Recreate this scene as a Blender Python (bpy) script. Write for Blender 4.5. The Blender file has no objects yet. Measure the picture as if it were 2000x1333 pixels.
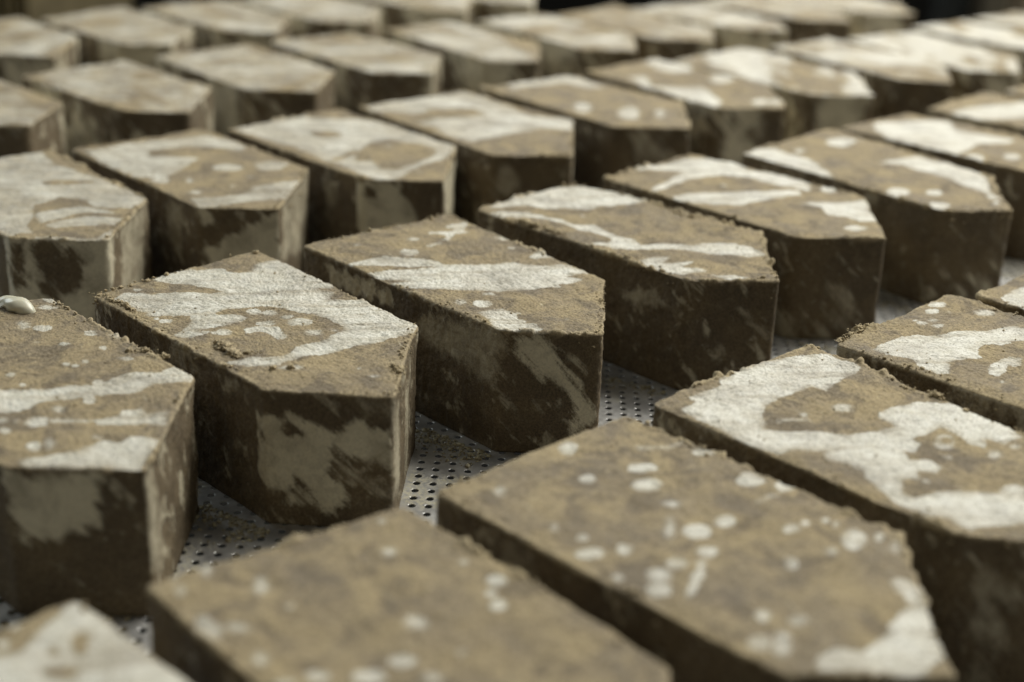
import bpy, math, random
import numpy as np
from mathutils import Matrix, Vector

scene = bpy.context.scene
S = 0.066            # one layout unit (the width of a block) in metres
HB = 0.6359          # block height, in units
HC = 2.4623          # camera height above the block tops, in units

# ---------------------------------------------------------------- camera
cam_d = bpy.data.cameras.new('camera')
cam = bpy.data.objects.new('camera', cam_d)
scene.collection.objects.link(cam)
cam.matrix_world = (Matrix.Translation((0, 0, (HB + HC) * S)) @
                    Matrix.Rotation(math.radians(90 - 22.08), 4, 'X') @
                    Matrix.Rotation(math.radians(2.19), 4, 'Z'))
cam_d.sensor_width = 36.0
cam_d.lens = 50.01
cam_d.clip_start = 0.01
cam_d.clip_end = 50
cam_d.dof.use_dof = True
cam_d.dof.focus_distance = 6.75 * S
cam_d.dof.aperture_fstop = 7.0
cam_d.dof.aperture_blades = 0
scene.camera = cam

# ---------------------------------------------------------------- world and lamps
world = bpy.data.worlds.new('World')
scene.world = world
world.use_nodes = True
bg = world.node_tree.nodes['Background']
bg.inputs['Color'].default_value = (1.0, 0.975, 0.84, 1)
bg.inputs['Strength'].default_value = 0.122

def area(name, loc, target, sx, sy, energy, col):
    d = bpy.data.lights.new(name, 'AREA')
    d.shape = 'RECTANGLE'; d.size = sx; d.size_y = sy
    d.energy = energy; d.color = col
    o = bpy.data.objects.new(name, d)
    scene.collection.objects.link(o)
    o.location = loc
    o.rotation_euler = (Vector(target) - Vector(loc)).to_track_quat('-Z', 'Y').to_euler()
    return o
area('ceiling_lamp', (0.95, 1.15, 1.4), (0.05, 0.60, 0.0), 1.2, 0.8, 40.0, (1.0, 0.98, 0.90))
area('far_window_lamp', (0.8, 4.2, 1.75), (0.0, 0.7, 0.0), 1.6, 0.6, 42.0, (1.0, 0.99, 0.93))
area('window_lamp', (-1.5, 1.5, 0.9), (-0.1, 0.6, 0.0), 0.9, 0.9, 9.0, (0.88, 0.98, 1.0))

scene.view_settings.view_transform = 'Standard'
scene.view_settings.look = 'None'
scene.view_settings.exposure = 0.0
scene.view_settings.gamma = 1.0
scene.view_settings.use_curve_mapping = False
try:
    scene.cycles.use_denoising = True
except Exception:
    pass

# each block: (x, y, turn), corners A B C D E of its top, wash shapes [face, kind, outline]
BLOCKS={
'F0':[(-1.671,3.450,-0.750),[[0.0,-0.5],[-0.0,0.5],[1.309,0.491],[1.893,-0.115],[1.539,-0.491]],[['T','+',[[0.006,0.107],[0.135,0.168],[0.156,0.228],[0.096,0.304],[0.068,0.37],[0.042,0.426],[0.004,0.505],[0.051,0.52],[0.118,0.515],[0.224,0.521],[0.341,0.518],[0.434,0.493],[0.553,0.501],[0.858,0.511],[0.963,0.368],[0.407,-0.093]]],['T','+',[[0.103,0.217],[0.115,0.207],[0.121,0.196],[0.117,0.187],[0.106,0.181],[0.091,0.181],[0.074,0.187],[0.062,0.197],[0.056,0.208],[0.059,0.218],[0.07,0.223],[0.086,0.223]]],['T','+',[[0.023,0.29],[0.033,0.28],[0.035,0.268],[0.029,0.257],[0.017,0.248],[0.001,0.246],[-0.014,0.25],[-0.025,0.259],[-0.027,0.272],[-0.021,0.284],[-0.008,0.292],[0.008,0.294]]],['T','-',[[0.25,0.39],[0.274,0.372],[0.285,0.354],[0.283,0.34],[0.267,0.335],[0.242,0.338],[0.214,0.351],[0.19,0.369],[0.178,0.387],[0.18,0.401],[0.196,0.407],[0.222,0.403]]],['T','-',[[0.229,0.302],[0.239,0.294],[0.244,0.285],[0.242,0.278],[0.234,0.274],[0.222,0.275],[0.209,0.28],[0.198,0.288],[0.193,0.297],[0.195,0.304],[0.204,0.308],[0.216,0.307]]],['T','-',[[0.364,0.293],[0.37,0.281],[0.365,0.263],[0.35,0.242],[0.329,0.225],[0.308,0.216],[0.292,0.217],[0.286,0.228],[0.291,0.247],[0.306,0.268],[0.327,0.285],[0.348,0.294]]]]],
'F1':[(-0.742,4.190,-0.837),[[-0.035,-0.5],[0.038,0.479],[1.308,0.507],[1.893,-0.115],[1.539,-0.491]],[['T','+',[[0.65,0.432],[0.66,0.418],[0.661,0.4],[0.654,0.383],[0.639,0.372],[0.622,0.37],[0.607,0.376],[0.597,0.391],[0.596,0.409],[0.603,0.426],[0.618,0.437],[0.635,0.439]]],['T','+',[[0.687,0.36],[0.694,0.35],[0.696,0.338],[0.692,0.327],[0.683,0.321],[0.671,0.32],[0.66,0.326],[0.653,0.336],[0.651,0.348],[0.655,0.358],[0.664,0.365],[0.676,0.365]]],['T','+',[[0.76,0.337],[0.769,0.324],[0.771,0.308],[0.765,0.293],[0.752,0.284],[0.737,0.283],[0.723,0.29],[0.713,0.303],[0.711,0.319],[0.717,0.334],[0.73,0.343],[0.745,0.344]]],['T','+',[[0.822,-0.068],[0.832,-0.083],[0.832,-0.103],[0.822,-0.123],[0.805,-0.138],[0.785,-0.143],[0.768,-0.137],[0.758,-0.122],[0.758,-0.102],[0.768,-0.082],[0.785,-0.067],[0.805,-0.062]]],['T','+',[[0.34,-0.441],[0.359,-0.458],[0.366,-0.479],[0.359,-0.498],[0.341,-0.51],[0.316,-0.513],[0.29,-0.504],[0.271,-0.487],[0.264,-0.466],[0.271,-0.447],[0.289,-0.434],[0.315,-0.432]]],['T','+',[[0.267,-0.44],[0.284,-0.453],[0.294,-0.467],[0.293,-0.478],[0.281,-0.483],[0.263,-0.481],[0.241,-0.472],[0.223,-0.459],[0.214,-0.444],[0.215,-0.433],[0.226,-0.428],[0.245,-0.431]]],['T','+',[[0.728,-0.317],[0.739,-0.33],[0.741,-0.347],[0.734,-0.363],[0.719,-0.374],[0.701,-0.377],[0.685,-0.372],[0.674,-0.359],[0.672,-0.342],[0.679,-0.326],[0.694,-0.315],[0.712,-0.311]]],['T','+',[[0.828,-0.191],[0.84,-0.208],[0.841,-0.23],[0.83,-0.251],[0.812,-0.266],[0.789,-0.272],[0.769,-0.265],[0.757,-0.249],[0.756,-0.227],[0.766,-0.205],[0.785,-0.189],[0.808,-0.185]]],['T','+',[[0.695,-0.411],[0.701,-0.42],[0.7,-0.433],[0.692,-0.446],[0.681,-0.457],[0.668,-0.462],[0.657,-0.46],[0.651,-0.451],[0.652,-0.438],[0.66,-0.425],[0.671,-0.414],[0.684,-0.409]]],['T','t',[[0.288,0.259],[0.298,0.246],[0.301,0.232],[0.297,0.219],[0.285,0.21],[0.27,0.209],[0.255,0.216],[0.244,0.228],[0.241,0.243],[0.246,0.257],[0.257,0.265],[0.273,0.266]]],['T','t',[[0.885,0.078],[0.891,0.068],[0.891,0.057],[0.886,0.045],[0.876,0.038],[0.865,0.035],[0.855,0.04],[0.848,0.049],[0.848,0.061],[0.853,0.072],[0.863,0.08],[0.875,0.082]]],['T','t',[[0.685,0.08],[0.696,0.065],[0.697,0.044],[0.688,0.025],[0.671,0.012],[0.651,0.008],[0.633,0.015],[0.622,0.03],[0.62,0.051],[0.629,0.071],[0.646,0.084],[0.666,0.088]]],['T','t',[[-0.004,-0.272],[0.023,-0.292],[0.039,-0.31],[0.041,-0.323],[0.026,-0.327],[0.0,-0.321],[-0.031,-0.307],[-0.059,-0.287],[-0.076,-0.268],[-0.078,-0.255],[-0.063,-0.251],[-0.036,-0.257]]],['T','t',[[-0.022,-0.391],[-0.01,-0.401],[-0.004,-0.413],[-0.007,-0.424],[-0.017,-0.43],[-0.032,-0.43],[-0.049,-0.425],[-0.062,-0.414],[-0.068,-0.402],[-0.065,-0.391],[-0.054,-0.385],[-0.039,-0.385]]],['T','t',[[0.205,-0.192],[0.23,-0.212],[0.244,-0.232],[0.243,-0.247],[0.228,-0.252],[0.202,-0.247],[0.173,-0.233],[0.147,-0.213],[0.132,-0.193],[0.133,-0.178],[0.148,-0.172],[0.175,-0.178]]],['T','t',[[0.075,-0.411],[0.09,-0.423],[0.098,-0.436],[0.097,-0.447],[0.085,-0.453],[0.068,-0.452],[0.049,-0.444],[0.033,-0.432],[0.024,-0.419],[0.026,-0.408],[0.038,-0.402],[0.055,-0.403]]],['T','t',[[0.534,-0.4],[0.549,-0.414],[0.557,-0.428],[0.554,-0.441],[0.542,-0.447],[0.524,-0.446],[0.505,-0.437],[0.489,-0.424],[0.481,-0.409],[0.484,-0.397],[0.496,-0.39],[0.514,-0.392]]],['T','t',[[0.366,-0.361],[0.372,-0.371],[0.372,-0.384],[0.364,-0.399],[0.352,-0.41],[0.337,-0.415],[0.325,-0.413],[0.318,-0.404],[0.319,-0.39],[0.326,-0.376],[0.339,-0.364],[0.353,-0.359]]],['T','t',[[0.94,-0.06],[0.948,-0.072],[0.948,-0.087],[0.941,-0.101],[0.929,-0.111],[0.914,-0.114],[0.901,-0.109],[0.893,-0.098],[0.893,-0.083],[0.9,-0.068],[0.912,-0.058],[0.927,-0.055]]]]],
'F2':[(0.103,4.971,-0.789),[[0.011,-0.533],[0.014,0.516],[1.296,0.517],[1.891,-0.114],[1.538,-0.491]],[['T','+',[[0.421,0.243],[0.43,0.221],[0.426,0.194],[0.412,0.168],[0.39,0.151],[0.367,0.147],[0.349,0.157],[0.34,0.178],[0.342,0.205],[0.357,0.231],[0.379,0.249],[0.402,0.253]]],['T','+',[[0.52,0.156],[0.531,0.131],[0.529,0.101],[0.515,0.074],[0.492,0.057],[0.466,0.054],[0.444,0.067],[0.433,0.091],[0.435,0.122],[0.449,0.149],[0.473,0.167],[0.499,0.169]]],['T','+',[[0.33,0.002],[0.339,-0.015],[0.34,-0.034],[0.332,-0.051],[0.317,-0.061],[0.3,-0.061],[0.284,-0.052],[0.275,-0.035],[0.274,-0.015],[0.281,0.002],[0.296,0.012],[0.314,0.012]]],['T','+',[[0.102,0.138],[0.12,0.111],[0.127,0.083],[0.121,0.062],[0.102,0.053],[0.077,0.059],[0.051,0.078],[0.032,0.105],[0.025,0.133],[0.031,0.154],[0.05,0.163],[0.076,0.157]]],['T','+',[[0.873,0.143],[0.883,0.122],[0.883,0.099],[0.874,0.08],[0.858,0.069],[0.839,0.071],[0.823,0.083],[0.813,0.104],[0.812,0.127],[0.821,0.147],[0.838,0.157],[0.857,0.156]]],['T','+',[[0.865,0.015],[0.877,-0.01],[0.876,-0.039],[0.864,-0.064],[0.843,-0.078],[0.819,-0.078],[0.798,-0.064],[0.786,-0.038],[0.786,-0.009],[0.799,0.016],[0.82,0.03],[0.844,0.03]]],['T','+',[[0.721,-0.393],[0.73,-0.412],[0.728,-0.435],[0.717,-0.456],[0.699,-0.469],[0.678,-0.472],[0.661,-0.463],[0.652,-0.444],[0.653,-0.421],[0.664,-0.4],[0.683,-0.386],[0.704,-0.383]]],['T','+',[[0.764,-0.296],[0.772,-0.31],[0.774,-0.325],[0.769,-0.336],[0.759,-0.342],[0.746,-0.34],[0.734,-0.331],[0.726,-0.317],[0.724,-0.302],[0.728,-0.291],[0.738,-0.285],[0.751,-0.287]]],['T','+',[[0.953,-0.217],[0.964,-0.238],[0.965,-0.262],[0.956,-0.281],[0.94,-0.291],[0.92,-0.289],[0.902,-0.276],[0.891,-0.255],[0.89,-0.232],[0.899,-0.212],[0.915,-0.202],[0.935,-0.204]]],['T','+',[[0.964,-0.32],[0.975,-0.342],[0.975,-0.366],[0.965,-0.387],[0.947,-0.399],[0.926,-0.398],[0.908,-0.385],[0.896,-0.363],[0.895,-0.338],[0.906,-0.317],[0.924,-0.306],[0.945,-0.307]]],['T','+',[[1.019,-0.386],[1.029,-0.406],[1.028,-0.429],[1.018,-0.449],[1.001,-0.46],[0.981,-0.461],[0.964,-0.45],[0.955,-0.43],[0.955,-0.407],[0.965,-0.387],[0.983,-0.375],[1.003,-0.375]]],['T','+',[[0.975,-0.091],[0.984,-0.11],[0.985,-0.131],[0.977,-0.148],[0.963,-0.157],[0.946,-0.155],[0.93,-0.143],[0.921,-0.125],[0.92,-0.104],[0.928,-0.087],[0.943,-0.078],[0.96,-0.079]]],['T','+',[[0.484,0.538],[0.492,0.517],[0.488,0.49],[0.474,0.465],[0.454,0.449],[0.432,0.446],[0.415,0.456],[0.406,0.477],[0.409,0.504],[0.423,0.529],[0.444,0.545],[0.466,0.549]]],['T','t',[[0.662,0.095],[0.67,0.078],[0.67,0.059],[0.662,0.042],[0.648,0.032],[0.632,0.033],[0.617,0.042],[0.609,0.059],[0.609,0.079],[0.617,0.095],[0.631,0.105],[0.648,0.105]]],['T','t',[[0.183,-0.337],[0.198,-0.356],[0.207,-0.373],[0.205,-0.384],[0.194,-0.387],[0.177,-0.381],[0.158,-0.366],[0.142,-0.348],[0.134,-0.33],[0.135,-0.318],[0.146,-0.315],[0.164,-0.322]]],['T','t',[[0.494,-0.372],[0.505,-0.387],[0.511,-0.4],[0.51,-0.409],[0.502,-0.411],[0.489,-0.406],[0.475,-0.394],[0.463,-0.38],[0.457,-0.366],[0.458,-0.357],[0.467,-0.355],[0.48,-0.36]]],['T','t',[[0.763,-0.055],[0.787,-0.089],[0.801,-0.118],[0.801,-0.134],[0.787,-0.134],[0.762,-0.118],[0.734,-0.089],[0.709,-0.056],[0.695,-0.026],[0.695,-0.009],[0.71,-0.009],[0.735,-0.026]]],['T','+',[[0.965,-0.166],[0.996,-0.171],[1.092,-0.355],[1.097,-0.424],[1.038,-0.321]]],['T','t',[[0.244,0.323],[0.323,0.432],[0.347,0.519],[0.347,0.403],[0.268,0.308]]],['T','+',[[0.743,0.486],[0.757,0.456],[0.757,0.423],[0.745,0.396],[0.723,0.382],[0.697,0.384],[0.673,0.403],[0.659,0.433],[0.658,0.467],[0.67,0.494],[0.693,0.508],[0.719,0.505]]],['T','+',[[0.859,0.531],[0.868,0.509],[0.866,0.484],[0.856,0.462],[0.838,0.45],[0.818,0.45],[0.802,0.463],[0.793,0.485],[0.794,0.511],[0.805,0.532],[0.822,0.545],[0.842,0.544]]],['T','+',[[1.065,0.266],[1.072,0.249],[1.071,0.229],[1.062,0.212],[1.048,0.202],[1.032,0.202],[1.019,0.212],[1.012,0.229],[1.014,0.249],[1.022,0.266],[1.037,0.276],[1.052,0.276]]],['T','+',[[1.06,0.324],[1.065,0.313],[1.066,0.302],[1.063,0.294],[1.057,0.291],[1.048,0.293],[1.041,0.301],[1.036,0.311],[1.035,0.322],[1.038,0.33],[1.044,0.334],[1.053,0.331]]],['T','+',[[1.086,0.409],[1.092,0.397],[1.093,0.386],[1.09,0.377],[1.083,0.374],[1.075,0.377],[1.066,0.386],[1.061,0.398],[1.059,0.41],[1.062,0.418],[1.069,0.421],[1.078,0.418]]],['T','+',[[1.132,0.408],[1.137,0.398],[1.138,0.387],[1.135,0.379],[1.128,0.375],[1.12,0.378],[1.113,0.385],[1.108,0.396],[1.107,0.407],[1.11,0.415],[1.117,0.419],[1.125,0.416]]],['T','+',[[1.256,0.383],[1.273,0.346],[1.278,0.31],[1.269,0.285],[1.249,0.277],[1.224,0.288],[1.198,0.315],[1.181,0.352],[1.175,0.388],[1.184,0.414],[1.204,0.422],[1.231,0.411]]],['T','+',[[1.192,0.078],[1.201,0.059],[1.202,0.04],[1.196,0.025],[1.184,0.018],[1.169,0.022],[1.155,0.034],[1.146,0.053],[1.145,0.072],[1.151,0.088],[1.163,0.094],[1.178,0.091]]],['T','+',[[1.288,0.447],[1.295,0.433],[1.297,0.419],[1.293,0.409],[1.285,0.405],[1.275,0.409],[1.265,0.42],[1.259,0.435],[1.257,0.449],[1.261,0.459],[1.269,0.463],[1.279,0.458]]],['T','+',[[1.317,-0.25],[1.325,-0.266],[1.326,-0.283],[1.321,-0.295],[1.311,-0.301],[1.298,-0.298],[1.285,-0.286],[1.277,-0.27],[1.276,-0.254],[1.281,-0.241],[1.291,-0.235],[1.305,-0.239]]],['T','+',[[1.419,-0.197],[1.427,-0.215],[1.428,-0.234],[1.421,-0.249],[1.409,-0.256],[1.394,-0.253],[1.381,-0.241],[1.373,-0.223],[1.372,-0.204],[1.378,-0.189],[1.391,-0.182],[1.406,-0.185]]],['T','+',[[1.421,-0.375],[1.429,-0.395],[1.427,-0.418],[1.415,-0.438],[1.398,-0.451],[1.379,-0.452],[1.364,-0.441],[1.356,-0.421],[1.358,-0.398],[1.37,-0.377],[1.387,-0.365],[1.406,-0.364]]],['T','t',[[1.236,0.238],[1.243,0.225],[1.244,0.21],[1.239,0.199],[1.231,0.195],[1.22,0.198],[1.21,0.208],[1.204,0.222],[1.203,0.236],[1.207,0.247],[1.216,0.251],[1.227,0.248]]],['T','t',[[1.362,0.437],[1.372,0.415],[1.376,0.394],[1.373,0.381],[1.363,0.379],[1.349,0.388],[1.335,0.405],[1.324,0.428],[1.32,0.448],[1.323,0.461],[1.333,0.464],[1.347,0.455]]],['T','t',[[1.437,0.273],[1.441,0.265],[1.441,0.257],[1.439,0.251],[1.434,0.248],[1.428,0.25],[1.422,0.256],[1.419,0.264],[1.418,0.273],[1.421,0.279],[1.426,0.281],[1.432,0.279]]],['T','t',[[1.46,-0.338],[1.478,-0.37],[1.486,-0.4],[1.481,-0.419],[1.466,-0.423],[1.443,-0.41],[1.419,-0.384],[1.4,-0.352],[1.391,-0.321],[1.396,-0.301],[1.412,-0.297],[1.435,-0.311]]],['T','t',[[0.832,0.31],[0.833,0.39],[0.846,0.434],[0.857,0.388],[0.85,0.307]]],['T','+',[[1.459,0.203],[1.467,0.252],[1.523,0.262],[1.578,0.232],[1.653,0.168],[1.756,0.073],[1.815,-0.009],[1.806,-0.111],[1.835,-0.205],[1.806,-0.25],[1.73,-0.263],[1.659,-0.331],[1.577,-0.4],[1.555,-0.335],[1.572,-0.262],[1.634,-0.204],[1.63,-0.115],[1.606,-0.002],[1.582,0.116],[1.546,0.164],[1.508,0.166]]]]],
'F3':[(0.995,5.871,-0.886),[[0.071,-0.575],[0.007,0.513],[1.309,0.491],[1.893,-0.115],[1.509,-0.456]],[['T','+',[[0.19,-0.517],[0.172,-0.409],[0.126,-0.408],[0.116,-0.318],[0.119,-0.205],[0.071,-0.167],[0.07,-0.094],[0.03,-0.003],[0.041,0.171],[0.061,0.302],[0.107,0.432],[0.137,0.476],[0.246,0.479],[0.328,0.484],[0.374,0.399],[0.373,0.322],[0.417,0.13],[0.357,0.113],[0.359,-0.061],[0.38,-0.203],[0.435,-0.287],[0.519,-0.357],[0.596,-0.306],[0.692,-0.197],[0.761,-0.127],[0.802,-0.035],[0.825,0.094],[0.738,0.095],[0.698,0.134],[0.704,0.278],[0.72,0.388],[0.789,0.439],[0.819,0.517],[0.938,0.523],[1.06,0.505],[1.175,0.452],[1.177,0.331],[1.101,0.312],[1.153,0.236],[1.088,0.201],[1.009,0.238],[0.94,0.231],[0.944,0.112],[0.924,0.051],[0.983,0.046],[1.019,-0.05],[0.978,-0.081],[1.052,-0.118],[1.084,-0.042],[1.155,-0.053],[1.176,-0.119],[1.115,-0.167],[1.173,-0.22],[1.134,-0.25],[1.179,-0.344],[1.245,-0.353],[1.275,-0.232],[1.365,-0.075],[1.487,0.049],[1.641,-0.008],[1.677,-0.127],[1.593,-0.199],[1.521,-0.303],[1.514,-0.384],[1.425,-0.393],[1.368,-0.45],[1.275,-0.437],[1.197,-0.423],[1.097,-0.385],[1.036,-0.365],[0.987,-0.326],[0.913,-0.349],[0.854,-0.379],[0.801,-0.339],[0.741,-0.427],[0.71,-0.502],[0.604,-0.539],[0.439,-0.538],[0.31,-0.538]]],['T','+',[[1.057,0.17],[1.074,0.135],[1.08,0.1],[1.072,0.073],[1.054,0.061],[1.029,0.068],[1.004,0.092],[0.986,0.127],[0.98,0.163],[0.987,0.191],[1.006,0.202],[1.032,0.194]]],['T','+',[[1.453,0.052],[1.462,0.026],[1.461,-0.004],[1.45,-0.03],[1.432,-0.046],[1.412,-0.047],[1.394,-0.032],[1.385,-0.007],[1.385,0.024],[1.396,0.051],[1.415,0.067],[1.435,0.067]]],['T','+',[[1.222,0.367],[1.228,0.354],[1.228,0.339],[1.223,0.326],[1.215,0.319],[1.205,0.32],[1.196,0.328],[1.19,0.342],[1.19,0.357],[1.195,0.369],[1.203,0.376],[1.213,0.375]]],['T','-',[[1.03,0.176],[1.035,0.165],[1.035,0.152],[1.032,0.142],[1.024,0.136],[1.016,0.137],[1.008,0.144],[1.003,0.155],[1.002,0.167],[1.006,0.178],[1.013,0.183],[1.022,0.183]]],['T','t',[[0.602,0.092],[0.612,0.07],[0.612,0.043],[0.602,0.019],[0.585,0.003],[0.565,0.0],[0.547,0.011],[0.537,0.033],[0.537,0.061],[0.547,0.086],[0.564,0.101],[0.584,0.104]]],['T','t',[[1.227,0.255],[1.237,0.232],[1.238,0.207],[1.23,0.186],[1.216,0.175],[1.199,0.177],[1.184,0.191],[1.174,0.214],[1.173,0.239],[1.18,0.26],[1.195,0.271],[1.212,0.269]]],['T','t',[[0.538,-0.12],[0.544,-0.13],[0.546,-0.142],[0.543,-0.152],[0.536,-0.157],[0.527,-0.156],[0.518,-0.149],[0.512,-0.138],[0.51,-0.127],[0.513,-0.117],[0.52,-0.112],[0.529,-0.113]]],['T','t',[[1.123,0.058],[1.127,0.048],[1.128,0.036],[1.124,0.025],[1.117,0.02],[1.109,0.02],[1.101,0.027],[1.097,0.037],[1.096,0.049],[1.1,0.06],[1.107,0.065],[1.115,0.065]]],['T','t',[[0.492,-0.269],[0.562,-0.15],[0.587,-0.155],[0.511,-0.279]]],['AE','t',[[0.162,0.019],[0.263,0.022],[0.392,0.019],[0.419,-0.047],[0.312,-0.054],[0.252,-0.059],[0.219,-0.029]]]]],
'F4':[(1.887,6.570,-0.806),[[0.017,-0.532],[-0.024,0.552],[1.309,0.491],[1.893,-0.115],[1.539,-0.491]],[['T','+',[[0.169,-0.46],[0.155,-0.363],[0.156,-0.198],[0.192,-0.116],[0.242,-0.075],[0.299,0.058],[0.38,0.186],[0.396,0.255],[0.429,0.372],[0.476,0.384],[0.576,0.438],[0.636,0.322],[0.545,0.205],[0.526,0.087],[0.467,0.012],[0.48,-0.063],[0.521,-0.124],[0.557,-0.145],[0.513,-0.201],[0.489,-0.319],[0.558,-0.443],[0.5,-0.474],[0.424,-0.466],[0.341,-0.42],[0.253,-0.465]]],['T','+',[[0.058,0.374],[0.064,0.352],[0.059,0.324],[0.045,0.298],[0.026,0.281],[0.006,0.277],[-0.009,0.288],[-0.014,0.31],[-0.01,0.338],[0.004,0.364],[0.024,0.382],[0.043,0.385]]],['T','+',[[0.089,0.247],[0.098,0.225],[0.098,0.201],[0.09,0.182],[0.076,0.173],[0.06,0.176],[0.046,0.19],[0.037,0.212],[0.037,0.236],[0.045,0.255],[0.059,0.265],[0.075,0.262]]],['T','+',[[0.147,0.047],[0.153,0.032],[0.152,0.014],[0.145,-0.0],[0.134,-0.008],[0.122,-0.008],[0.112,0.002],[0.106,0.017],[0.107,0.035],[0.114,0.05],[0.125,0.058],[0.137,0.057]]],['T','+',[[0.16,0.132],[0.164,0.119],[0.161,0.103],[0.154,0.089],[0.143,0.08],[0.132,0.078],[0.124,0.085],[0.12,0.098],[0.122,0.114],[0.13,0.128],[0.14,0.137],[0.151,0.138]]],['T','+',[[0.218,0.083],[0.222,0.069],[0.22,0.052],[0.212,0.036],[0.2,0.026],[0.188,0.025],[0.179,0.033],[0.175,0.047],[0.177,0.065],[0.185,0.08],[0.196,0.09],[0.208,0.091]]],['T','+',[[0.094,0.042],[0.098,0.034],[0.098,0.025],[0.096,0.019],[0.091,0.016],[0.085,0.018],[0.08,0.023],[0.076,0.032],[0.076,0.04],[0.078,0.047],[0.083,0.049],[0.089,0.048]]],['T','+',[[0.761,-0.31],[0.764,-0.318],[0.764,-0.327],[0.762,-0.333],[0.757,-0.336],[0.751,-0.334],[0.746,-0.328],[0.743,-0.32],[0.743,-0.311],[0.746,-0.305],[0.75,-0.302],[0.756,-0.304]]],['T','t',[[0.279,0.474],[0.286,0.446],[0.281,0.413],[0.266,0.384],[0.244,0.366],[0.222,0.364],[0.205,0.379],[0.198,0.406],[0.202,0.439],[0.217,0.469],[0.239,0.487],[0.262,0.488]]],['T','t',[[0.139,0.293],[0.143,0.283],[0.143,0.271],[0.139,0.262],[0.132,0.257],[0.124,0.258],[0.117,0.265],[0.114,0.276],[0.114,0.287],[0.118,0.297],[0.125,0.302],[0.133,0.3]]],['T','+',[[0.628,-0.228],[0.612,-0.118],[0.625,-0.026],[0.673,0.003],[0.715,-0.075],[0.691,-0.105],[0.667,-0.114],[0.703,-0.197],[0.703,-0.259],[0.663,-0.269]]],['T','+',[[0.703,0.061],[0.96,0.194],[1.245,-0.159],[1.078,-0.285]]]]],
'F5':[(2.733,7.303,-0.750),[[-0.0,-0.5],[0.0,0.5],[1.309,0.491],[1.893,-0.115],[1.539,-0.491]],[['T','+',[[0.103,-0.436],[0.094,-0.207],[0.123,-0.063],[0.279,-0.127],[0.464,-0.541],[0.268,-0.524],[0.179,-0.502]]]]],
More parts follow.
